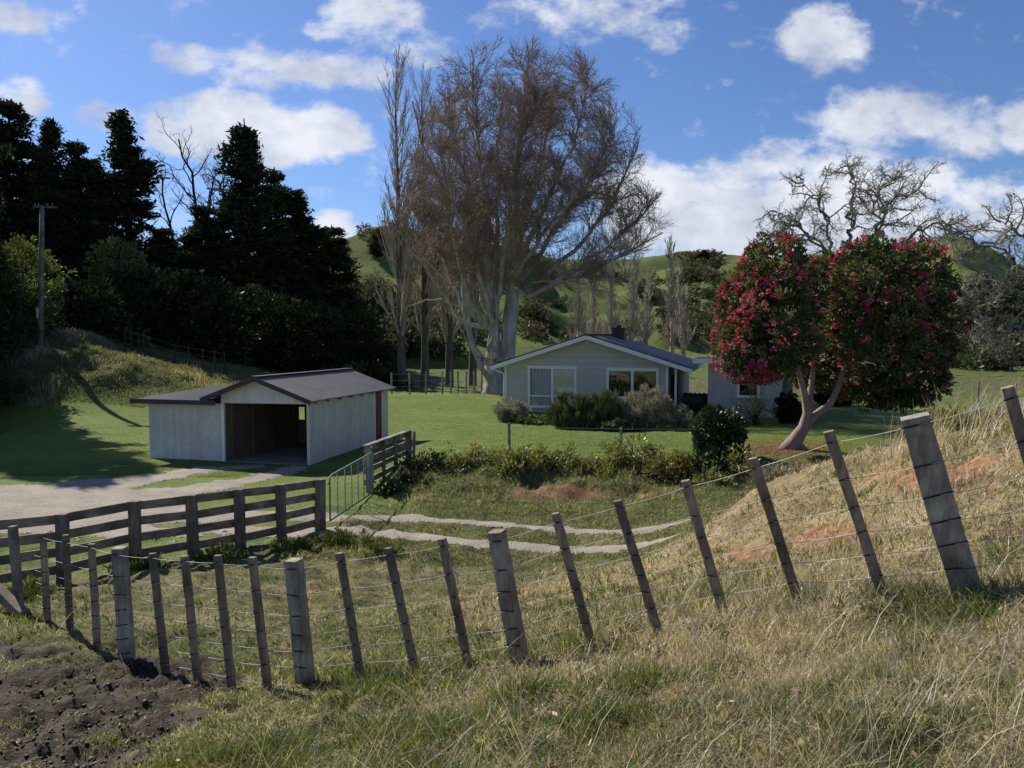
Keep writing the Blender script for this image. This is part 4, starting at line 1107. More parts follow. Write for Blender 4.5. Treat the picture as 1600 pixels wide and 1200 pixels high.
# understory bushes below the conifers
def bush(name, label, blobs, m, seed, per=60, cr=.35, leaves=26, L=.16, W=.08, cat='shrub', group=None, stem=True, base=None, **kw):
    g = np.random.default_rng(seed)
    c0 = np.array(blobs[0][0], float); base = (c0[0], c0[1], gz(c0[0], c0[1])) if base is None else base
    r = thing(name, label, cat, base, group)
    V, rnd, Cs, Ds = clumps(g, blobs, per, cr, leaves, L, W, **kw)
    if stem:
        segs = []; b0 = np.array(base) + (0, 0, -.1)
        idx = g.choice(len(Cs), min(26, len(Cs)), replace=False)
        for i in idx:
            mid = b0 * .5 + Cs[i] * .5 + g.normal(size=3) * .06 + (0, 0, .05 * np.linalg.norm(Cs[i] - b0))
            segs += [(b0 + g.normal(size=3) * (.08, .08, 0), mid, .03, .02, 0), (mid, Cs[i], .02, .008, 0)]
        segs_to_mesh('stem', segs, M['bark_dark'], r)
    leafobj('foliage', V, rnd, M[m], r)
    return r
UG = 'dark bushes under the shelter belt'
for i, (px, py, d, rw, rh, m, lab) in enumerate([
    (-60, 560, 48, 4.2, 3.2, 'dark_leaf', 'dark broadleaf bush at the left edge beneath the conifers'),
    (110, 500, 50, 3.6, 2.6, 'dark_leaf', 'dark broadleaf bush immediately right of the power pole'),
    (215, 490, 55, 4.0, 3.4, 'dark_leaf', 'dark bush above the old fence on the bank crest'),
    (300, 500, 56, 3.6, 3.6, 'dark_leaf', 'dark bush behind the right half of the old bank fence'),
    (390, 520, 60, 4.4, 3.8, 'dark_leaf', 'dark bush rising directly behind the shed ridge'),
    (470, 540, 62, 4.0, 3.6, 'dark_leaf', 'dark bush behind the rear end of the shed roof'),
    (545, 545, 64, 3.6, 3.6, 'dark_leaf', 'dark bush at the right end of the understory beside the first poplar'),
    (185, 420, 58, 1.6, 2.4, 'hedge_leaf', 'small olive green bush glimpsed high between the conifers'),
    (305, 470, 57, 1.3, 1.6, 'hedge_leaf', 'small yellowish bush low in the gap under the bare tree'),
    (562, 595, 58, 3.2, 1.4, 'dark_leaf', 'low dark bush beyond the lawn right of the shed roof')]):
    c = at(px, py, d); bush('understory_bush', lab, [((c[0], d, c[2]), (rw, 2.4, rh)), ((c[0] + rw * .5, d + .5, c[2] - rh * .4), (rw * .7, 2, rh * .7)), ((c[0] - rw * .5, d, c[2] - rh * .5), (rw * .7, 2, rh * .7))], m, 300 + i, per=34, cr=.55, leaves=22, L=.34, W=.16, group=UG, gap=.3)
c = at(35, 440, 47)
bush('broadleaf_tree', 'fresh green rounded tree behind the power pole at the left edge', [((c[0], 47, c[2]), (2.4, 2, 2.6)), ((c[0] - 2, 47.5, c[2] - .6), (2.2, 2, 2.4)), ((c[0] + .7, 46.5, c[2] - 1.8), (1.8, 1.6, 1.8))], 'light_leaf', 77, per=60, cr=.4, leaves=24, L=.2, W=.1, cat='tree')

# ---------------------------------------------------------------- the big bare tree
BD = 50.0
bx = (768 - 800) / FPX * BD; bb_ = np.array([bx, BD, gz(bx, BD) - .2])
big = thing('bare_beech_tree', 'huge leafless many-stemmed tree with silvery limbs and rusty leaf remnants behind the house', 'tree', bb_)
rg = random.Random(5); out = []
TT = [None, None, dict(n=6, wan=.08, up=.05, kids=12, kl=.60, ang=.52, st=.10, rr=.45, rmin=.024, tap=.4), dict(n=4, wan=.10, up=.07, kids=9, kl=.62, ang=.5, st=.1, rr=.6, rmin=.0125, tap=.6), dict(n=2, wan=.12, up=.08, kids=0, rmin=.0098, tap=.6)]
# trunk: two fused boles
tb1 = [bb_ + (0.2, 0, -.2), bb_ + (.2, 0, 1.0), bb_ + (.1, 0, 2.6), bb_ + (.2, 0, 4.8)]
tb2 = [bb_ + (.9, .3, -.2), bb_ + (1.0, .3, 3), bb_ + (1.35, .3, 6.5), bb_ + (1.7, .2, 9.5)]
for P, rr in ((tb1, (1.05, .72, .55, .30)), (tb2, (.75, .56, .45, .34))):
    for i in range(3): out.append((P[i], P[i + 1], rr[i], rr[i + 1], 0))
def limb(start, mids, r, kids=17, dens=1):
    """curved limb through given pixel waypoints, with side branches"""
    pts_ = [np.array(start)] + [np.array(m) for m in mids]
    Q = []
    for i in range(len(pts_) - 1):
        for s in np.linspace(0, 1, 5)[:-1]:
            a = pts_[max(i - 1, 0)]; b_ = pts_[i]; c_ = pts_[i + 1]; d_ = pts_[min(i + 2, len(pts_) - 1)]
            Q.append(.5 * ((2 * b_) + (-a + c_) * s + (2 * a - 5 * b_ + 4 * c_ - d_) * s * s + (-a + 3 * b_ - 3 * c_ + d_) * s ** 3))
    Q.append(pts_[-1]); n = len(Q) - 1; tot = sum(np.linalg.norm(Q[i + 1] - Q[i]) for i in range(n))
    Q = [q + np.array([rg.gauss(0, .08), rg.gauss(0, .12), rg.gauss(0, .05)]) * (0 < i < n) for i, q in enumerate(Q)]
    for i in range(n): out.append((Q[i], Q[i + 1], r * (1 - .86 * i / n), r * (1 - .86 * (i + 1) / n), 1))
    for c in range(kids):
        s = (.16 if dens < 0 else .34) + (.84 if dens < 0 else .66) * (c + rg.random()) / kids; f = min(s * n, n - .001); i = int(f)
        p = Q[i] + (Q[i + 1] - Q[i]) * (f - i); dd = Q[i + 1] - Q[i]; dd /= np.linalg.norm(dd)
        sd = np.cross(dd, [rg.gauss(0, 1), rg.gauss(0, 1), rg.gauss(0, 1)]); sd /= np.linalg.norm(sd)
        an = rg.uniform(.32, .75); nd = dd * math.cos(an) + sd * math.sin(an)
        L = (2.3 + 2.6 * (1 - s)) * rg.uniform(.7, 1.25)
        branch(rg, p, nd, L, max(r * (1 - .86 * s) * .42, .03), 2, TT, out)
def W_(px, py, dd=0): return at(px, py, BD + dd)
s1 = bb_ + (.2, 0, 4.5); s2 = bb_ + (1.45, .3, 7.5); s0 = bb_ + (.1, -.1, 2.2)
limbs = [
    (s1, [(735, 470, -1), (712, 380, -2), (672, 250, -3), (645, 165, -3)], .33), (s1, [(752, 450, 0), (742, 330, 0), (705, 210, 1), (690, 120, 1)], .34),
    (s1, [(762, 440, -1), (758, 320, -2), (745, 200, -3), (738, 105, -3)], .36), (s1, [(775, 440, 1), (778, 320, 2), (780, 200, 3), (785, 98, 3)], .33),
    (s2, [(800, 400, 0), (806, 300, -1), (815, 190, -2), (822, 98, -2)], .42), (s2, [(808, 400, 1), (835, 290, 2), (860, 190, 3), (872, 110, 3)], .36),
    (s2, [(810, 410, -1), (850, 320, -2), (895, 230, -3), (915, 145, -3)], .34), (s2, [(820, 430, 1), (875, 350, 2), (930, 270, 2), (960, 190, 2)], .34),
    (s2, [(825, 450, 0), (900, 390, -1), (960, 310, -2), (990, 240, -2)], .32), (s2, [(830, 460, -1), (905, 415, -1), (975, 365, -2), (1020, 318, -3)], .28),
    (s2, [(835, 455, 0), (905, 430, 1), (985, 392, 2), (1050, 358, 2)], .26), (s2, [(838, 450, 2), (910, 420, 3), (960, 405, 4), (1010, 385, 5)], .22),
    (s1, [(728, 480, 1), (690, 400, 2), (640, 320, 3), (622, 240, 3)], .27), (s1, [(722, 500, 0), (680, 440, -1), (640, 385, -1), (596, 335, -2)], .24),
    (s0, [(738, 540, -1), (727, 490, -1), (700, 440, -2), (655, 400, -3)], .24), (s0, [(745, 560, -1), (728, 500, -2), (722, 430, -2), (700, 330, -3), (690, 250, -3)], .22),
    (s1, [(765, 470, 2), (770, 380, 4), (745, 250, 5), (720, 150, 5)], .28), (s2, [(800, 420, 3), (815, 330, 5), (845, 230, 6), (850, 140, 6)], .28),
    (s1, [(785, 420, -2), (800, 300, -5), (820, 210, -6), (840, 150, -6)], .26), (s2, [(812, 420, -3), (860, 350, -5), (915, 290, -6), (950, 250, -6)], .24),
    (s1, [(750, 430, -3), (715, 330, -5), (690, 260, -6), (665, 210, -6)], .24), (s2, [(850, 440, -2), (890, 440, -4), (940, 452, -5), (985, 480, -5)], .12), (s1, [(700, 470, -2), (670, 470, -3), (640, 480, -3)], .12)]
for st, mids, r in limbs:
    P_ = [W_(*m) for m in mids]; P_[-1] = P_[-1] + (P_[-1] - P_[-2]) * .28
    limb(st, P_, r * .72, kids=25 if r > .2 else 11)
# pale broken lower limbs on the trunk
for P, r in (([bb_ + (-.1, -.6, 1.2), W_(752, 575, -1.1), W_(737, 530, -1.3), W_(732, 490, -1.3)], .2), ([bb_ + (.2, -.7, 2.2), W_(762, 545, -1.2), W_(772, 522, -1.4)], .11), ([bb_ + (.6, -.8, 2.5), W_(775, 560, -1.2), W_(776, 500, -1.0), W_(773, 420, -1)], .14)):
    for i in range(len(P) - 1): out.append((np.array(P[i]), np.array(P[i + 1]), r * (1 - .2 * i), r * (.8 - .2 * i), 0))
ec = at(812, 305, BD)
gb = np.random.default_rng(17)
nodes_ = [(s_[0], s_[1] - s_[0], s_[2]) for s_ in out if s_[4] == 1]
NP = np.array([q[0] for q in nodes_]); ND = nrmz(np.array([q[1] for q in nodes_])); NR = np.array([q[2] for q in nodes_])
out = [s_ for s_ in out if s_[4] <= 1]
T4 = [None, None, None, dict(n=4, wan=.10, up=.05, kids=7, kl=.62, ang=.5, st=.1, rr=.6, rmin=.0135, tap=.6), dict(n=2, wan=.12, up=.05, kids=0, rmin=.0100, tap=.6)]
cnt = 0
while cnt < 800:
    d_ = rdir(gb, 1)[0]; q = gb.random() ** .33
    sup = (abs(d_[0]) ** 2.4 + abs(d_[1]) ** 2.4 + abs(d_[2]) ** 2.4) ** (-1 / 2.4)
    T_ = ec + d_ * sup * q * np.array([7.5 if d_[0] < 0 else (7.6 if d_[2] > 0 else 9.2), 8.2, 8.9 if d_[2] > 0 else 6.2])
    if d_[2] < -.25 and gb.random() < .35: continue
    dv = T_ - NP; ds = np.linalg.norm(dv, axis=1); hor = np.hypot(dv[:, 0], dv[:, 1])
    cost = ds + 2.2 * np.maximum(0, hor * .55 - dv[:, 2]) - 1.2 * (dv / ds[:, None] * ND).sum(1) + 3 * (ds < .8)
    j = int(np.argmin(cost)); p0 = NP[j]; L_ = ds[j]
    if L_ > 6.5: 
        if gb.random() < .6: continue
    cnt += 1
    c1 = p0 + ND[j] * L_ * .42 + np.array([0, 0, .05 * L_]); K = 6
    r_ = min(NR[j] * .5, .018 + .011 * L_)
    Q = [p0 * (1 - t) ** 2 + 2 * c1 * t * (1 - t) + T_ * t * t + (gb.normal(size=3) * .045 * L_ ** .5 if 0 < t < 1 else 0) for t in np.linspace(0, 1, K + 1)]
    for i in range(K): out.append((Q[i], Q[i + 1], max(r_ * (1 - .7 * i / K), .012), max(r_ * (1 - .7 * (i + 1) / K), .011), 2))
    for c in range(10):
        s_ = .22 + .78 * (c + rg.random()) / 10; f = min(s_ * K, K - .001); i = int(f); p = Q[i] + (Q[i + 1] - Q[i]) * (f - i)
        dd = nrmz(Q[i + 1] - Q[i]); sd = np.cross(dd, gb.normal(size=3)); sd /= np.linalg.norm(sd); an = rg.uniform(.3, .8)
        branch(rg, p, dd * math.cos(an) + sd * math.sin(an), rg.uniform(.8, 1.5), .014, 3, T4, out)
def inside(s_):
    if s_[4] == 0: return True
    q = s_[1] - ec; rx_ = 7.6 if q[0] < 0 else 7.7
    if q[2] < 0: return -8.3 + rg.uniform(-.6, .3) < q[0] < 10.2 + rg.uniform(-.5, .6)
    return abs(q[0] / rx_) ** 2.4 + abs(q[2] / 8.9) ** 2.4 + abs(q[1] / 9) ** 2.4 < 1.06 + rg.uniform(-.06, .06)
out = [s_ for s_ in out if inside(s_)]
segs_to_mesh('trunk', [s for s in out if s[4] == 0], M['bark_beech'], big)
segs_to_mesh('limbs', [s for s in out if s[4] == 1], M['bark_beech'], big)
segs_to_mesh('crown', [s for s in out if s[4] > 1], M['twig_brown'], big)
g = np.random.default_rng(3)
tips = np.array([s[1] for s in out if s[4] >= 3]); pxx, pyy = project(tips[:, 0], tips[:, 1], tips[:, 2])
w = .10 + .75 * sstep(300, 430, pyy) * (1 - sstep(700, 900, pxx)) + .35 * sstep(330, 450, pyy)
w = w * (.4 + 1.2 * vn(tips[:, 0] * .7, tips[:, 2] * .7, 8))
sel = g.random(len(tips)) < w * .2
P = np.repeat(tips[sel], 3, 0) + g.normal(size=(sel.sum() * 3, 3)) * .12
V, _ = cards(g, P, g.uniform(.06, .12, len(P)), g.uniform(.04, .07, len(P)), rdir(g, len(P)))
leafobj('leaves', V, g.random(len(P)), M['beech_leaf'], big)

# poplars
TP = [dict(n=14, wan=.012, up=.02, kids=64, kl=.24, ang=.45, st=.14, rr=.32, tap=.08), dict(n=6, wan=.06, up=.16, kids=9, kl=.45, ang=.4, st=.12, rr=.5, rmin=.03, tap=.35), dict(n=3, wan=.08, up=.14, kids=5, kl=.55, ang=.4, st=.1, rr=.5, rmin=.016), dict(n=2, wan=.1, up=.12, kids=0, rmin=.011)]
PG = 'tall bare poplars behind the lawn'
for i, (px, ty, d, lab) in enumerate([(628, 106, 58, 'tall thin leafless poplar standing clear at the left of the huge bare tree'), (664, 150, 60, 'leafless poplar second from the left, its dark trunk beside the shed roof'),
                                    (702, 190, 62, 'leafless poplar third from the left with a dark trunk under the huge bare tree'), (738, 240, 63, 'leafless poplar whose dark trunk stands just left of the huge silvery trunk')]):
    x = (px - 800) / FPX * d; z = gz(x, d) - .2; H = at(px, ty, d)[2] - z
    r = thing('poplar_tree', lab, 'poplar', (x, d, z), PG); out = []
    branch(random.Random(40 + i), (x, d, z), (0, 0, 1), H, .36, 0, TP, out)
    split_tree(r, out, 0, M['bark_poplar'], M['twig_poplar'])
PG2 = 'pale bare poplars beyond the house roof'
prp = None
for i, (px, ty, d, base, lab) in enumerate([(905, 430, 100, 0, 'pale bare poplar just right of the big bare tree above the house roof'), (930, 415, 104, 0, 'pale bare poplar above the left roof slope of the house'),
        (955, 428, 100, 0, 'pale bare poplar rising just left of the chimney'), (985, 410, 106, 0, 'pale bare poplar rising just right of the chimney'), (1008, 430, 98, 0, 'short bare poplar in the dark gap right of the chimney'),
        (1050, 385, 108, 0, 'tallest whitish bare poplar, its feathery top against the clouds'), (1068, 430, 100, 0, 'bare poplar crowding the whitish tallest one on its right side')]):
    x = (px - 800) / FPX * d; z = gz(x, d) - .3; H = at(px, ty, d)[2] - z
    if prp is None:
        prp = thing('poplar_tree', lab, 'poplar', (0, 0, 0), PG2); out = []
        T2 = [dict(TP[0], kids=46, st=.06, kl=.27), dict(TP[1], rmin=.05), dict(TP[2], rmin=.035, kids=4), dict(TP[3], rmin=.025)]
        branch(random.Random(71), (0, 0, 0), (0, 0, 1), 12, .3, 0, T2, out)
        split_tree(prp, out, 0, M['twig_poplar'], M['twig_poplar']); prp.location = (x, d, z); prp.scale = (1.1, 1.1, H / 12)
    else: copy_thing(prp, (x, d, z), (1.15, 1.15, H / 12), i * 1.3, lab)

# gnarled bare trees at the right
TG = [None, None, dict(n=7, wan=.32, up=.0, kids=10, kl=.55, ang=.85, st=.15, rr=.55, rmin=.024), dict(n=5, wan=.45, up=.01, kids=6, kl=.6, ang=.9, st=.12, rr=.6, rmin=.014), dict(n=3, wan=.4, up=.02, kids=0, rmin=.010)]
def gnarl(label, base, limbs_, seed, d):
    global rg, out
    r = thing('gnarled_bare_tree', label, 'tree', base); rg = random.Random(seed); out = []
    fork = np.array(base) + (.1, 0, 2.6); out.append((np.array(base) - (0, 0, .3), fork, .4, .32, 0))
    for mids, rr, kids in limbs_:
        pts_ = [fork] + [at(a, b_, d + c) for a, b_, c in mids]; n = 0; Q = []
        for i in range(len(pts_) - 1):
            for s in np.linspace(0, 1, 6)[:-1]: Q.append(pts_[i] * (1 - s) + pts_[i + 1] * s + np.array([rg.gauss(0, .13), rg.gauss(0, .15), rg.gauss(0, .13)]) * (s > 0))
        rr *= .6; Q.append(pts_[-1]); n = len(Q) - 1
        for i in range(n): out.append((Q[i], Q[i + 1], rr * (1 - .85 * i / n), rr * (1 - .85 * (i + 1) / n), 1))
        for c in range(kids):
            s = .3 + .7 * (c + rg.random()) / kids; f = min(s * n, n - .001); i = int(f); p = Q[i] + (Q[i + 1] - Q[i]) * (f - i)
            dd = Q[i + 1] - Q[i]; dd /= np.linalg.norm(dd); sd = np.cross(dd, [rg.gauss(0, 1), rg.gauss(0, 1), rg.gauss(0, 1)]); sd /= np.linalg.norm(sd)
            an = rg.uniform(.6, 1.1); branch(rg, p, dd * math.cos(an) + sd * math.sin(an), rg.uniform(1.3, 2.6) * (1.1 - .4 * s), max(rr * (1 - .85 * s) * .5, .045), 2, TG, out)
    split_tree(r, out, 1, M['lichen_bark'], M['twig_grey'])
d = 38; x = (1226 - 800) / FPX * d
gnarl('leafless gnarled spreading tree rising behind the pink flowering tree', (x, d, gz(x, d)), [
    ([(1300, 410, 0), (1262, 365, 0), (1225, 348, -1), (1205, 365, -1)], .15, 14), ([(1300, 380, 1), (1295, 340, 1), (1270, 310, 1), (1255, 280, 1)], .17, 14),
    ([(1330, 370, 0), (1330, 330, 0), (1338, 290, 0), (1325, 258, 0)], .19, 15), ([(1370, 365, -1), (1376, 330, -1), (1400, 305, -1), (1432, 298, -1)], .19, 15),
    ([(1370, 375, 1), (1365, 320, 1), (1378, 290, 1), (1392, 275, 1)], .16, 13), ([(1390, 395, 0), (1430, 362, 0), (1470, 350, 0), (1510, 362, 0), (1540, 350, 0)], .15, 16), ([(1290, 390, 1), (1240, 345, 2), (1215, 325, 2)], .12, 10)], 12, d)
d = 33; x = (1680 - 800) / FPX * d
gnarl('leafless gnarled tree reaching in from the right edge with crooked pale limbs', (x, d, gz(x, d)), [
    ([(1600, 460, 0), (1550, 432, 0), (1505, 452, 0), (1480, 470, -1)], .17, 13), ([(1620, 430, 1), (1570, 390, 1), (1520, 372, 1), (1480, 360, 1)], .16, 13),
    ([(1600, 500, 0), (1560, 530, 0), (1520, 490, 0), (1470, 480, 0)], .13, 12), ([(1640, 400, -1), (1600, 370, -1), (1560, 345, -1)], .14, 12), ([(1700, 380, 0), (1680, 320, 0)], .16, 10)], 23, d)

# ---------------------------------------------------------------- flowering tree
FD = 25.6; fb = at(1240, 706, FD); fb[2] = gz(fb[0], FD) - .05
ft = thing('rhododendron_tree', 'large rounded rhododendron tree covered in crimson pink flowers with a forked pinkish trunk', 'tree', fb)
F_ = lambda px, py, dd=0: at(px, py, FD + dd)
mb = MB()
mb.tube([fb + (-.22, -.05, -.1), fb + (-.02, 0, .28), F_(1255, 668), F_(1262, 645), F_(1256, 610), F_(1248, 580), F_(1236, 550)], [.36, .23, .17, .155, .11, .09, .06], 12)
mb.tube([F_(1258, 668), F_(1272, 650, .1), F_(1298, 630, .1), F_(1312, 600, .1), F_(1322, 560, .1), F_(1345, 500, .2)], [.14, .125, .115, .10, .09, .06], 12)
mb.tube([F_(1262, 648), F_(1266, 615, .2), F_(1270, 580, .3), F_(1276, 550, .5)], [.12, .11, .09, .05], 10)
mb.tube([fb + (.3, -.1, -.1), fb + (.12, 0, .25), F_(1257, 672)], [.2, .17, .14], 8)
mb.build('trunk', M['rhodo_bark'], ft, smooth=True)
blobs = [(F_(1212, 428), (1.15, 1.3, 1.25)), (F_(1172, 480, .2), (1.0, 1.3, 1.3)), (F_(1158, 540, -.1), (.9, 1.2, 1.2)), (F_(1215, 515, -.9), (1.35, 1.2, 1.5)), (F_(1196, 572, -.3), (.85, 1.0, .55)),
         (F_(1290, 452, 2.4), (1.3, 1.2, 1.25)), (F_(1370, 435, -.5), (1.35, 1.5, 1.4)), (F_(1430, 440, 0), (1.2, 1.5, 1.3)), (F_(1450, 510, .1), (.95, 1.5, 1.5)), (F_(1385, 530, -1.0), (1.5, 1.3, 1.6)),
         (F_(1425, 590, -.2), (.95, 1.3, .95)), (F_(1370, 610, .3), (1.0, 1.2, .6)), (F_(1265, 560, 1.4), (1.1, 1.1, 1.0)), (F_(1405, 622, 0), (.85, .9, .35)), (F_(1310, 545, 2.2), (2.0, 1.0, 1.7)), (F_(1335, 500, .4), (.9, 1.2, 1.2))]
segs = []; g = np.random.default_rng(91)
for c, r in blobs:
    for k in range(2):
        st = F_(1250 if c[0] < 9.6 else 1325, 560, .1); e = np.array(c) + g.normal(size=3) * np.array(r) * .4; m_ = (st + e) / 2 + g.normal(size=3) * .15
        segs += [(st, m_, .06, .04, 0), (m_, e, .04, .015, 0)]
segs_to_mesh('branches', segs, M['rhodo_bark'], ft)
V, rnd, Cs, Ds = clumps(g, blobs, 135, .23, 30, .16, .07, out=.7, up=.1, inner=.55, gap=.35)
leafobj('crown', V, rnd, M['rhodo_leaf'], ft)
Pf = []; 
C_ = np.concatenate([np.array(c)[None] + rdir(g, 420) * np.array(r) * 1.05 for c, r in blobs])
keep = np.ones(len(C_), bool)
for c, r in blobs: keep &= (((C_ - np.array(c)) / np.array(r)) ** 2).sum(1) > .98
C_ = C_[keep]; px_, py_ = project(C_[:, 0], C_[:, 1], C_[:, 2])
wgt = .07 + 1.6 * ell(px_, py_, 1135, 540, 50, 110) + .7 * ell(px_, py_, 1180, 590, 50, 40) + .9 * ell(px_, py_, 1215, 400, 70, 38) + .7 * ell(px_, py_, 1180, 480, 60, 50) + .7 * ell(px_, py_, 1215, 540, 60, 40) + .8 * ell(px_, py_, 1340, 425, 70, 40) + .5 * ell(px_, py_, 1420, 375, 110, 25) + .5 * ell(px_, py_, 1345, 520, 50, 50) + .35 * ell(px_, py_, 1450, 480, 60, 120) + .3 * ell(px_, py_, 1390, 450, 80, 60)
wgt *= (.12 + 2.3 * (vn(C_[:, 0] * 2.1, C_[:, 2] * 2.1 + C_[:, 1], 6) > .5))
C_ = C_[g.random(len(C_)) < wgt * .5]
k = 22; d_ = rdir(g, len(C_) * k); P = np.repeat(C_, k, 0) + d_ * (np.repeat(g.uniform(.045, .10, len(C_)), k))[:, None] * np.array([1, 1, .8])
V, _ = cards(g, P, g.uniform(.05, .09, len(P)), g.uniform(.045, .075, len(P)), nrmz(d_ + rdir(g, len(P)) * .6))
leafobj('blossoms', V, np.repeat(g.random(len(C_)), k) * .6 + g.random(len(P)) * .4, M['flower'], ft)
# petals on the lawn
n = 2600; px_ = g.normal(1225, 55, n); py_ = g.normal(705, 9, n); P = np.array([[*gp(a, b_, .42)] for a, b_ in zip(px_, py_) if b_ > 670])
Z = height(P[:, 0], P[:, 1]); P = np.stack([P[:, 0], P[:, 1], Z + .03], 1); D = nrmz(g.normal(size=P.shape) * np.array([1, 1, .12]))
V, _ = cards(g, P, g.uniform(.03, .06, len(P)), .035, D)
tag(leafobj('fallen_petals', V, g.random(len(P)) * .8, M['flower']), kind='stuff')

# ---------------------------------------------------------------- garden shrubs
def shrub_px(name, label, px, base, top, wpx, d, m, seed, L, W, cr, leaves, per=120, spiky=False, group=None, cat='shrub', **kw):
    c = at(px, base, d); gx = c[0]; g0 = gz(gx, d); zt = at(px, top, d)[2]; h_ = max(zt - g0, .28); rw = wpx / 2 / FPX * d
    bl = [((gx, d, g0 + h_ * .5), (rw * .95, rw * .75, h_ * .5)), ((gx - rw * .45, d - .1, g0 + h_ * .36), (rw * .5, rw * .5, h_ * .38)), ((gx + rw * .45, d - .05, g0 + h_ * .38), (rw * .52, rw * .5, h_ * .40)), ((gx, d - rw * .3, g0 + h_ * .25), (rw * .8, rw * .5, h_ * .28))]
    return bush(name, label, bl, m, seed, per=per, cr=cr, leaves=leaves, L=L, W=W, group=group, cat=cat, base=(gx, d, g0), **kw)
GS = 'shrubs in the bed along the house front'
shrub_px('garden_shrub', 'round grey-green shrub at the left front corner of the house', 800, 665, 620, 56, 36.5, 'grey_leaf', 501, .14, .04, .2, 34, group=GS)
shrub_px('garden_shrub', 'low bright green plants under the left house window', 838, 668, 648, 70, 35.5, 'weed', 502, .16, .05, .2, 30, group=GS)
shrub_px('garden_shrub', 'tall upright rosemary-like shrub in front of the left window', 893, 682, 614, 74, 33.6, 'rosemary', 503, .28, .035, .2, 40, up=2.2, out=.2, group=GS)
shrub_px('garden_shrub', 'dark green spiky shrub between the two front windows', 945, 684, 612, 66, 33.2, 'rosemary', 504, .30, .035, .2, 40, up=2.2, out=.2, group=GS)
shrub_px('garden_shrub', 'wide silvery grey shrub below the right front window', 1012, 682, 604, 82, 33.2, 'grey_leaf', 505, .18, .035, .2, 40, up=1.0, out=.4, group=GS)
shrub_px('garden_shrub', 'small grey shrub beside the porch corner', 1062, 676, 632, 40, 33.2, 'grey_leaf', 506, .16, .04, .18, 34, group=GS)
shrub_px('garden_shrub', 'low dark green shrub in front of the spiky ones at the bed edge', 975, 690, 652, 90, 32.6, 'rosemary', 507, .16, .05, .2, 34, group=GS)
shrub_px('garden_shrub', 'thin yellow-green open shrub against the plaster wing', 1180, 660, 606, 70, 33.5, 'yellow_leaf', 508, .14, .04, .28, 12, per=60, up=.8, gap=.6)
shrub_px('garden_shrub', 'dark bush at the right end of the plaster wing', 1230, 655, 612, 44, 34, 'dark_leaf', 509, .16, .08, .22, 34)
shrub_px('garden_shrub', 'dark low bush behind the trunk of the flowering tree', 1300, 640, 600, 60, 42, 'dark_leaf', 510, .2, .1, .3, 26)
cm = shrub_px('camellia_bush', 'dark glossy-leaved camellia-like bush on the bank edge in front of the wing', 1122, 706, 630, 88, 24.2, 'glossy_leaf', 511, .13, .075, .16, 34, per=170, gap=.4)
shrub_px('bank_shrub', 'dark narrow shrub directly below the glossy bush', 1150, 750, 690, 40, 23.2, 'dark_leaf', 512, .1, .05, .16, 34)
BG = 'shrubs in the rough hedge along the bank'
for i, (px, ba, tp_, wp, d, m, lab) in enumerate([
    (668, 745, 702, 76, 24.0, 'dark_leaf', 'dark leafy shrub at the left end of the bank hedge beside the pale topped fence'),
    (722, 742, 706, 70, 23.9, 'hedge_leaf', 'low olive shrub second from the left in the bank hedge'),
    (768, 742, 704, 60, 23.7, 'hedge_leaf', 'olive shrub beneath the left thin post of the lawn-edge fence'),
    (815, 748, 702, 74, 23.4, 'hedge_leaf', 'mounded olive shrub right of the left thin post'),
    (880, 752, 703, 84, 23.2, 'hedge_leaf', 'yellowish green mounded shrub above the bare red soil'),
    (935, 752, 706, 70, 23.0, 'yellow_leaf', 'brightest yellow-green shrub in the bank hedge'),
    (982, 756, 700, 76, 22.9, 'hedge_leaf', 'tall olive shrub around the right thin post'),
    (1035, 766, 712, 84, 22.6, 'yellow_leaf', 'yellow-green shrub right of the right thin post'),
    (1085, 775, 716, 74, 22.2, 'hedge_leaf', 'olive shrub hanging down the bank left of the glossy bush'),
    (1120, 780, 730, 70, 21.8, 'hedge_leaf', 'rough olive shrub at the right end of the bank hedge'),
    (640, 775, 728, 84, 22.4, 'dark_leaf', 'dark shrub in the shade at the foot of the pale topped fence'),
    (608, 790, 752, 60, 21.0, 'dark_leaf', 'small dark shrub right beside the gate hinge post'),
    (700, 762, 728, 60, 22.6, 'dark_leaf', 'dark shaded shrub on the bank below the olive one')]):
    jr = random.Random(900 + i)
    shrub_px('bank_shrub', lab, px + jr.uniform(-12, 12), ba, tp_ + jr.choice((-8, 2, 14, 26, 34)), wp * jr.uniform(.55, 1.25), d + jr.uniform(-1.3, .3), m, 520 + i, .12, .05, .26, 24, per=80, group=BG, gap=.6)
HB2 = ['dark', 'olive', 'leafy olive', 'yellowish']
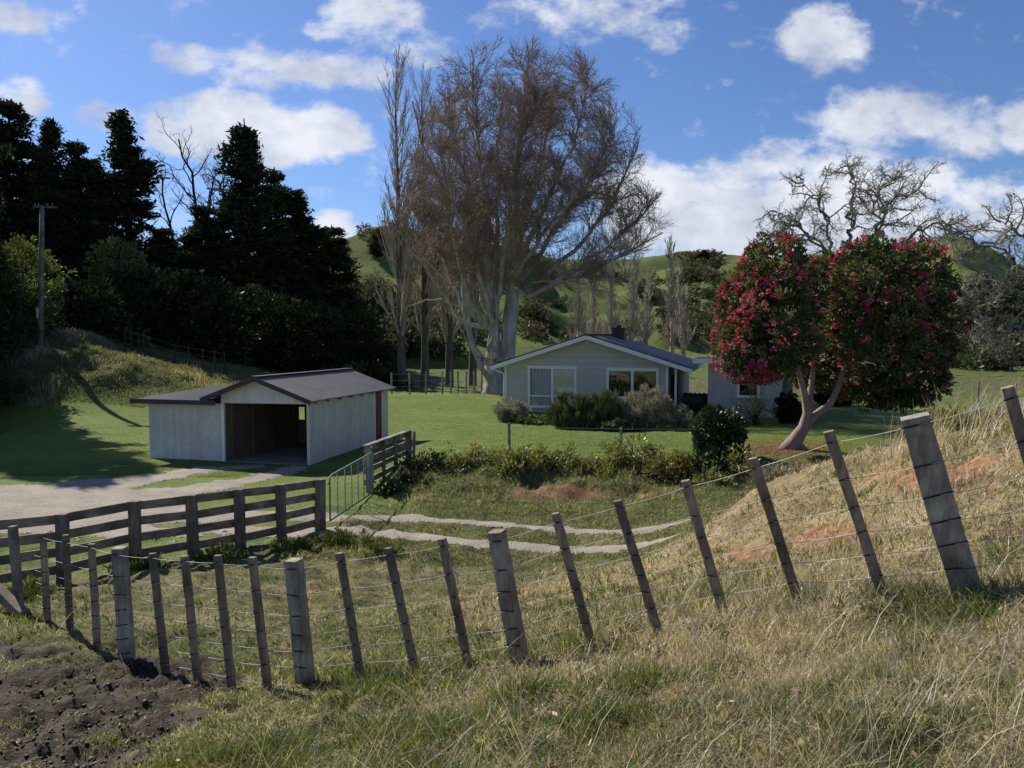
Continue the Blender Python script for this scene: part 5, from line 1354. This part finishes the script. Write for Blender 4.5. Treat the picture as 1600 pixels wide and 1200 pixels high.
for i, (px, d, hh_, wp, m, lab) in enumerate([
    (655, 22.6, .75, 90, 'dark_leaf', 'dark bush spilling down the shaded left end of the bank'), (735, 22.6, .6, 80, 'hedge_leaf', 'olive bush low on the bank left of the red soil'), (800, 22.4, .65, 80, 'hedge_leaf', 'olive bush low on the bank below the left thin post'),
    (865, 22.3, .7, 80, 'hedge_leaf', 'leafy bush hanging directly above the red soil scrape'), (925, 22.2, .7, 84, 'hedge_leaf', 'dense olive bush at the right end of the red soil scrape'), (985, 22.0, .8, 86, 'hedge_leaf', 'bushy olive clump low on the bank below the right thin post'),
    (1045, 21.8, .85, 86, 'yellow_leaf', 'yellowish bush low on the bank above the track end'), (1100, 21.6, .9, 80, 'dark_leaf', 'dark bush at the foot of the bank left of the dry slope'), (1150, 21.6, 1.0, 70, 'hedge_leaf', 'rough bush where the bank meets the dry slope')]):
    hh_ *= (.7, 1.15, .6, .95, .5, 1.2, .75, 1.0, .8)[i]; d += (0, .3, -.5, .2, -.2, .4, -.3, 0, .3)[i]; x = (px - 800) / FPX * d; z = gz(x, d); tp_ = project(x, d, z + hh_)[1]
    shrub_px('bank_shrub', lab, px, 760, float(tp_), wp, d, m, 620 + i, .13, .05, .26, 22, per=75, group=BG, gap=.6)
WG = 'leafy weed clumps around the board fence posts'
for i, (px, ba, tp_, wp, d, lab) in enumerate([(540, 850, 834, 90, 15.6, 'green weed clump at the foot of the round gate post'), (600, 866, 856, 60, 15.0, 'low green weed clump right of the gate post beside the track'),
    (455, 866, 850, 60, 15.3, 'weed clump under the last post before the gate'), (350, 885, 868, 80, 14.6, 'dark weed clump below the middle of the board fence'), (215, 902, 872, 80, 13.8, 'weed clump around the foot of the board fence behind the thick wire fence post'), (45, 962, 915, 100, 11.4, 'tall dark weed clump at the left end of the wire fence')]):
    shrub_px('weed_clump', lab, px, ba, tp_, wp, d, 'weed', 560 + i, .10, .022, .12, 26, per=240, group=WG, up=1.2, stem=False, cat='weeds')
for i, (px, ba, tp_, wp, d, m, lab) in enumerate([(1500, 705, 655, 90, 10.5, 'hedge_leaf', 'low leafy green scrub behind the thick leaning post'), (1575, 690, 650, 70, 11.5, 'rosemary', 'dull green scrub clump behind the end batten at the right edge'), (1455, 690, 640, 50, 13, 'scrub', 'brown twiggy scrub beside the thick leaning post'),
    (1225, 745, 722, 90, 13.5, 'grey_leaf', 'pale bleached weed clump on the crest of the dry slope')]):
    shrub_px('weed_clump', lab, px, ba, tp_, wp, d, m, 580 + i, .09, .03, .12, 24, per=260, up=.7, stem=False, cat='weeds')

# ---------------------------------------------------------------- hillside scrub
g = np.random.default_rng(12)
zones_ = [(1440, 1640, 450, 575, 150, .8), (880, 1130, 430, 530, 110, 1.0), (1060, 1130, 400, 440, 40, .6), (580, 640, 350, 385, 12, 1.0), (540, 640, 450, 600, 60, .8), (820, 900, 470, 540, 30, .6), (1480, 1600, 540, 580, 50, .9), (640, 760, 400, 560, 50, .5), (1640, 1900, 420, 560, 60, .7), (1200, 1440, 420, 570, 80, .8)]
Vs = [[], []]; Rs = [[], []]
dd_ = np.linspace(74, 262, 250)
for (x0, x1, y0, y1, n, dn) in zones_:
    px_ = g.uniform(x0, x1, n * 3); ty = g.uniform(y0, y1, n * 3); got = 0
    px_[:] = px_ + g.normal(size=len(px_)) * 8
    GX = (px_[:, None] - 800) / FPX * dd_[None]; GY = np.broadcast_to(dd_, GX.shape); GZ = height(GX, GY)
    _, gy = project(GX, GY, GZ)
    for i in range(len(px_)):
        hit = np.where(gy[i] < ty[i])[0]
        if not len(hit) or hit[0] == 0: continue
        j = hit[0]; x, y, z = GX[i, j], GY[i, j], GZ[i, j]
        if vn(np.array([x / 22]), np.array([y / 30]), 50)[0] < .42 and y > 110: continue
        if got >= n: break
        got += 1; dk = int(g.random() < .45); rr = g.uniform(.7, 2.4)
        V, rnd, *_ = clumps(g, [((x, y, z + rr * .5), (rr, rr, rr * .8))], 12, rr * .35, 9, .5, .28, inner=.4)
        Vs[dk].append(V); Rs[dk].append(rnd)
tag(leafobj('hillside_scrub', np.concatenate(Vs[0]), np.concatenate(Rs[0]), M['scrub']), kind='stuff')
tag(leafobj('hillside_bushes', np.concatenate(Vs[1]), np.concatenate(Rs[1]), M['scrub_green']), kind='stuff')
for (px, ty, d, hw, lab) in [(1097, 392, 236, 12, 'small dark conifer alone on the far ridge between the house and flowering tree'), (592, 356, 158, 13, 'dark round-topped tree near the top of the green hill')]:
    x = (px - 800) / FPX * d; z = gz(x, d); H = at(px, ty, d)[2] - z; H = max(H, 5); pr, conf = protos[1]
    copy_thing(pr, (x, d, z), (hw / FPX * d / conf[2],) * 2 + (H / conf[1],), 1.1, lab); 

# ---------------------------------------------------------------- grass
g = np.random.default_rng(2)
def blades(name, X, Y, h, w, lean, ldir_, m, rnd, seed=0, curve=.5):
    n = len(X); Z = height(X, Y) - .01; g_ = np.random.default_rng(seed)
    side = g_.random(n) * 2 * np.pi; S_ = np.stack([np.cos(side), np.sin(side), 0 * side], 1)
    Ld = np.stack([np.cos(ldir_), np.sin(ldir_), 0 * ldir_], 1)
    B = np.stack([X, Y, Z], 1)
    def pt(t):
        hor = lean * (t ** (1 + curve)); ver = np.sqrt(np.clip(1 - (lean * .95) ** 2 * t ** .8, .03, 1)) * t
        return B + Ld * (hor * h)[:, None] + np.array([0, 0, 1.]) * (ver * h)[:, None]
    rows = []
    for t, ww in ((0, 1), (.5, .75), (1, .12)):
        p = pt(t); rows += [p - S_ * (w * ww / 2)[:, None], p + S_ * (w * ww / 2)[:, None]]
    V = np.stack(rows, 1).reshape(-1, 3); o = np.arange(n)[:, None] * 6
    F = np.concatenate([o + np.array([0, 1, 3, 2]), o + np.array([2, 3, 5, 4])], 0)
    me = np_mesh(name, V, F, 4); attr(me, 'rnd', np.clip(np.concatenate([rnd, rnd]), 0, 1))
    me.polygons.foreach_set('use_smooth', np.ones(len(F), dtype=bool))
    return link(name, me, m)
def scatter(n, y0, y1, um=.88):
    y = 1 / (1 / y0 - g.random(n) * (1 / y0 - 1 / y1)); u = g.uniform(-um, um, n); x = u * (y + .5)
    return x, y
def field(n, y0, y1):
    x, y = scatter(n, y0, y1); z = height(x, y, False); px, py = project(x, y, z)
    md = mud_mask(px, py, x, y); cl = clay_mask(px, py, x, y); tr = track_mask(x, y) * (strip_dist(x, y, STRIPS) < .12)
    past, dry, lawn = zones(x, y, z, px, py)
    keep = (g.random(n) > md * np.clip(.97 - .9 * (fbm(x * 2.4, y * 2.4, 111, 3) > .09), .1, 1)) & (g.random(n) > cl * .9) & (g.random(n) > tr * .93) & ~((x > -12.6) & (x < -4.4) & (y > 24.6))
    return [a[keep] for a in (x, y, px, py, past, dry, lawn, md)]
x, y, px, py, past, dry, lawn, md = field(640000, 1.0, 24.5)
n = len(x)
tuft = fbm(x * 2.2, y * 2.2, 91, 3) * 2; patch_ = fbm(x * .55, y * .55, 93, 3) * 2
pdry = np.clip(dry * .46 + patch_ * 1.1 + tuft * -.5 + .08 + .3 * (fbm(x * 5, y * 5, 94, 2)) - .07, 0.03, .95) * (1 - lawn * .85)
isdry = g.random(n) < pdry
tall = sstep(.2, .9, dry) * (.55 + .9 * np.clip(patch_ + .3, 0, 1))
fenceband = ell(px, py, 1000, 960, 420, 70) + ell(px, py, 560, 1060, 130, 30)
bankz = np.exp(-((y - 20.8) / 1.7) ** 2) * (x > -3.2)
hh = .03 + .045 * g.random(n) + np.clip(tuft + .0, 0, 1) * .17 + tall * (.01 + .065 * g.random(n)) * (.35 + 1.1 * np.clip(tuft + .5, 0, 1)) + fenceband * .13 * g.random(n) + bankz * .16 * g.random(n) * (.4 + 1.2 * np.clip(tuft + .5, 0, 1))
hh *= (1 - .5 * lawn * (y > 9)) * (.52 + .33 * sstep(2.5, 5.0, y)) * (1 - .4 * md)
hh = hh * np.where(y > 10, .9, 1)
wd = np.clip(.0018 * y ** .8, .0021, .02) * g.uniform(.7, 1.4, n)
wdir = fbm(x * 1.6, y * 1.6, 95, 3) * 12 + g.normal(size=n) * 1.9 - .4
ln = np.clip(g.random(n) ** .7 * .85 + .1 + isdry * .15, 0, .99)
sel = ~isdry
tag(blades('grass', x[sel], y[sel], hh[sel], wd[sel] * 1.15, ln[sel], wdir[sel], M['grass'], (g.random(n) * .55 + .45 * np.clip(.5 + patch_ * 1.2, 0, 1))[sel], 1), kind='stuff')
sel = isdry
tag(blades('dry_grass', x[sel], y[sel], hh[sel] * 1.35, wd[sel], ln[sel], wdir[sel], M['drygrass'], (g.random(n) * .7 + .3 * np.clip(.5 + patch_, 0, 1))[sel], 2), kind='stuff')
# long bleached stalks
x, y, px, py, past, dry, lawn, md = field(60000, 1.6, 14)
sel = g.random(len(x)) < dry * .09 * (.3 + 1.4 * (fbm(x * .8, y * .8, 97, 3) > 0)); x, y = x[sel], y[sel]; n = len(x)
tag(blades('long_grass_stalks', x, y, g.uniform(.18, .5, n), np.clip(.0013 * y ** .6, .002, .007), g.uniform(.5, .97, n), g.normal(size=n) * .9 + np.where(g.random(n) < .4, 3.1, 0) + .3, M['drygrass'], g.uniform(.5, 1, n), 3, .3), kind='stuff')
# tall seed stalks on the crest at the right
px_ = g.uniform(1380, 1620, 420); d_ = g.uniform(8, 12.5, 420); x = (px_ - 800) / FPX * d_; n = len(x)
tag(blades('seed_stalks', x, d_, g.uniform(.3, .8, n), np.full(n, .008), g.uniform(.2, .8, n), g.normal(size=n) * 1.2, M['drygrass'], g.uniform(.3, .9, n), 4, .8), kind='stuff')
# rough mixed grass over the bank and track verges
n = 90000; x = g.uniform(-4.5, 11, n); y = g.uniform(14.5, 23.6, n); z = height(x, y, False); px, py = project(x, y, z)
pv, dv_, lv_ = zones(x, y, z, px, py)
k_ = (strip_dist(x, y, STRIPS) > .02) & (g.random(n) > lv_) & (g.random(n) > clay_mask(px, py, x, y) * .85) & (g.random(n) < .35 + 1.3 * (fbm(x * 1.3, y * 1.3, 120, 3) > -.05)); x, y = x[k_], y[k_]; n = len(x)
t3 = fbm(x * 1.5, y * 1.5, 121, 3) * 2
k_ = g.random(n) < .26 + .4 * t3
h3 = g.uniform(.03, .10, n) + np.clip(t3, 0, 1) * .22 * g.random(n) + np.exp(-((y - 21.2) / 1.2) ** 2) * .1 * g.random(n)
tag(blades('rough_grass', x[~k_], y[~k_], h3[~k_], np.full((~k_).sum(), .016), g.uniform(.2, .95, (~k_).sum()), g.random((~k_).sum()) * 6.28, M['grass'], np.clip(g.random(n) * .6 + .3 + t3 * .6, 0, 1)[~k_], 7), kind='stuff')
tag(blades('dry_rough_grass', x[k_], y[k_], h3[k_] * 1.2, np.full(k_.sum(), .013), g.uniform(.3, .97, k_.sum()), g.random(k_.sum()) * 6.28, M['drygrass'], g.random(k_.sum()) * .8, 8), kind='stuff')
# grass on the bank behind the shed, and short turf texture on the lawn
n = 50000; px_ = g.uniform(-60, 420, n); d_ = g.uniform(38, 51, n); x = (px_ - 800) / FPX * d_; z = height(x, d_, False); sel = z > .7; x, d_ = x[sel], d_[sel]; n = len(x)
tt = fbm(x * .5, d_ * .5, 98, 3)
kg = g.random(n) < .6 - 1.2 * tt
tag(blades('bank_dry_grass', x[~kg], d_[~kg], (g.uniform(.05, .15, n) + .3 * (tt > .12) * g.random(n))[~kg], np.full((~kg).sum(), .03), g.uniform(.1, .8, (~kg).sum()), g.random((~kg).sum()) * 6.28, M['drygrass'], np.clip(g.random(n) * .6 + tt, 0, 1)[~kg], 5), kind='stuff')
tag(blades('bank_grass', x[kg], d_[kg], g.uniform(.05, .14, kg.sum()), np.full(kg.sum(), .035), g.uniform(.1, .8, kg.sum()), g.random(kg.sum()) * 6.28, M['grass'], g.random(kg.sum()) * .8, 15), kind='stuff')
x = g.uniform(-24, 17, 270000); y = 23 + 24 * g.random(270000) ** 1.6
fa, fb2 = None, None
cs_, sn_ = math.cos(YS), math.sin(YS); a_ = (x - so[0]) * cs_ - (y - so[1]) * sn_; b2 = (x - so[0]) * sn_ + (y - so[1]) * cs_
ins = (a_ > AL - .05) & (a_ < .05) & (b2 > -.05) & (b2 < SB + .05)
ch, sh_ = math.cos(YH), math.sin(YH); a2 = (x - ho[0]) * ch - (y - ho[1]) * sh_; b3 = (x - ho[0]) * sh_ + (y - ho[1]) * ch
ins |= (a2 > 0) & (a2 < 13.8) & (b3 > -.1)
ins |= strip_dist(x, y, STRIPS) < .1
x, y = x[~ins], y[~ins]; n = len(x)
tag(blades('lawn_grass', x, y, g.uniform(.02, .045, n), np.full(n, .014), g.uniform(.1, .7, n), g.random(n) * 6.28, M['lawn_blade'], np.clip(g.random(n) * .5 + .25 + fbm(x * .6, y * .6, 99, 3), 0, 1), 6), kind='stuff')
# clods in the trampled mud, a small puddle and a few fallen leaves
x, y = scatter(15000, 2.6, 9.5, .85); z = height(x, y); px, py = project(x, y, z); sel = g.random(len(x)) < mud_mask(px, py, x, y); x, y, z = x[sel], y[sel], z[sel]
ico = bpy.data.meshes.new('t'); import bmesh; bm_ = bmesh.new(); bmesh.ops.create_icosphere(bm_, subdivisions=1, radius=1); bm_.verts.ensure_lookup_table()
IV = np.array([v.co[:] for v in bm_.verts]); IF = np.array([[v.index for v in f.verts] for f in bm_.faces]); bm_.free(); bpy.data.meshes.remove(ico)
n = len(x); s_ = g.uniform(.005, .017, n) * (1 + (g.random(n) < .06) * .7)
V = IV[None] * s_[:, None, None] * g.uniform(.6, 1.4, (n, 1, 3)) * (1 + .28 * g.normal(size=(n, len(IV), 1))) + np.stack([x, y, z - s_ * .1], 1)[:, None]
F = IF[None] + (np.arange(n) * len(IV))[:, None, None]
M['clod'] = plain('wet_clods', (.045, .029, .018), .6, .5, 9, .35, bump=.5)
tag(link('mud_clods', np_mesh('mud_clods', V.reshape(-1, 3), F.reshape(-1, 3), 3, smooth=False), M['clod']), kind='stuff')
x, y = scatter(160, 2.2, 8.5, .8); z = height(x, y) + .05; P = np.stack([x, y, z], 1); D = nrmz(g.normal(size=P.shape) * np.array([1, 1, .3]))
V, _ = cards(g, P, g.uniform(.025, .06, len(P)), g.uniform(.018, .035, len(P)), D)
M['tanleaf'] = leaf_mat('tan_fallen_leaves', (.30, .17, .10), (.45, .30, .20), (.60, .46, .34), .2, .02)
tag(leafobj('fallen_leaves', V, g.random(len(P)), M['tanleaf']), kind='stuff')
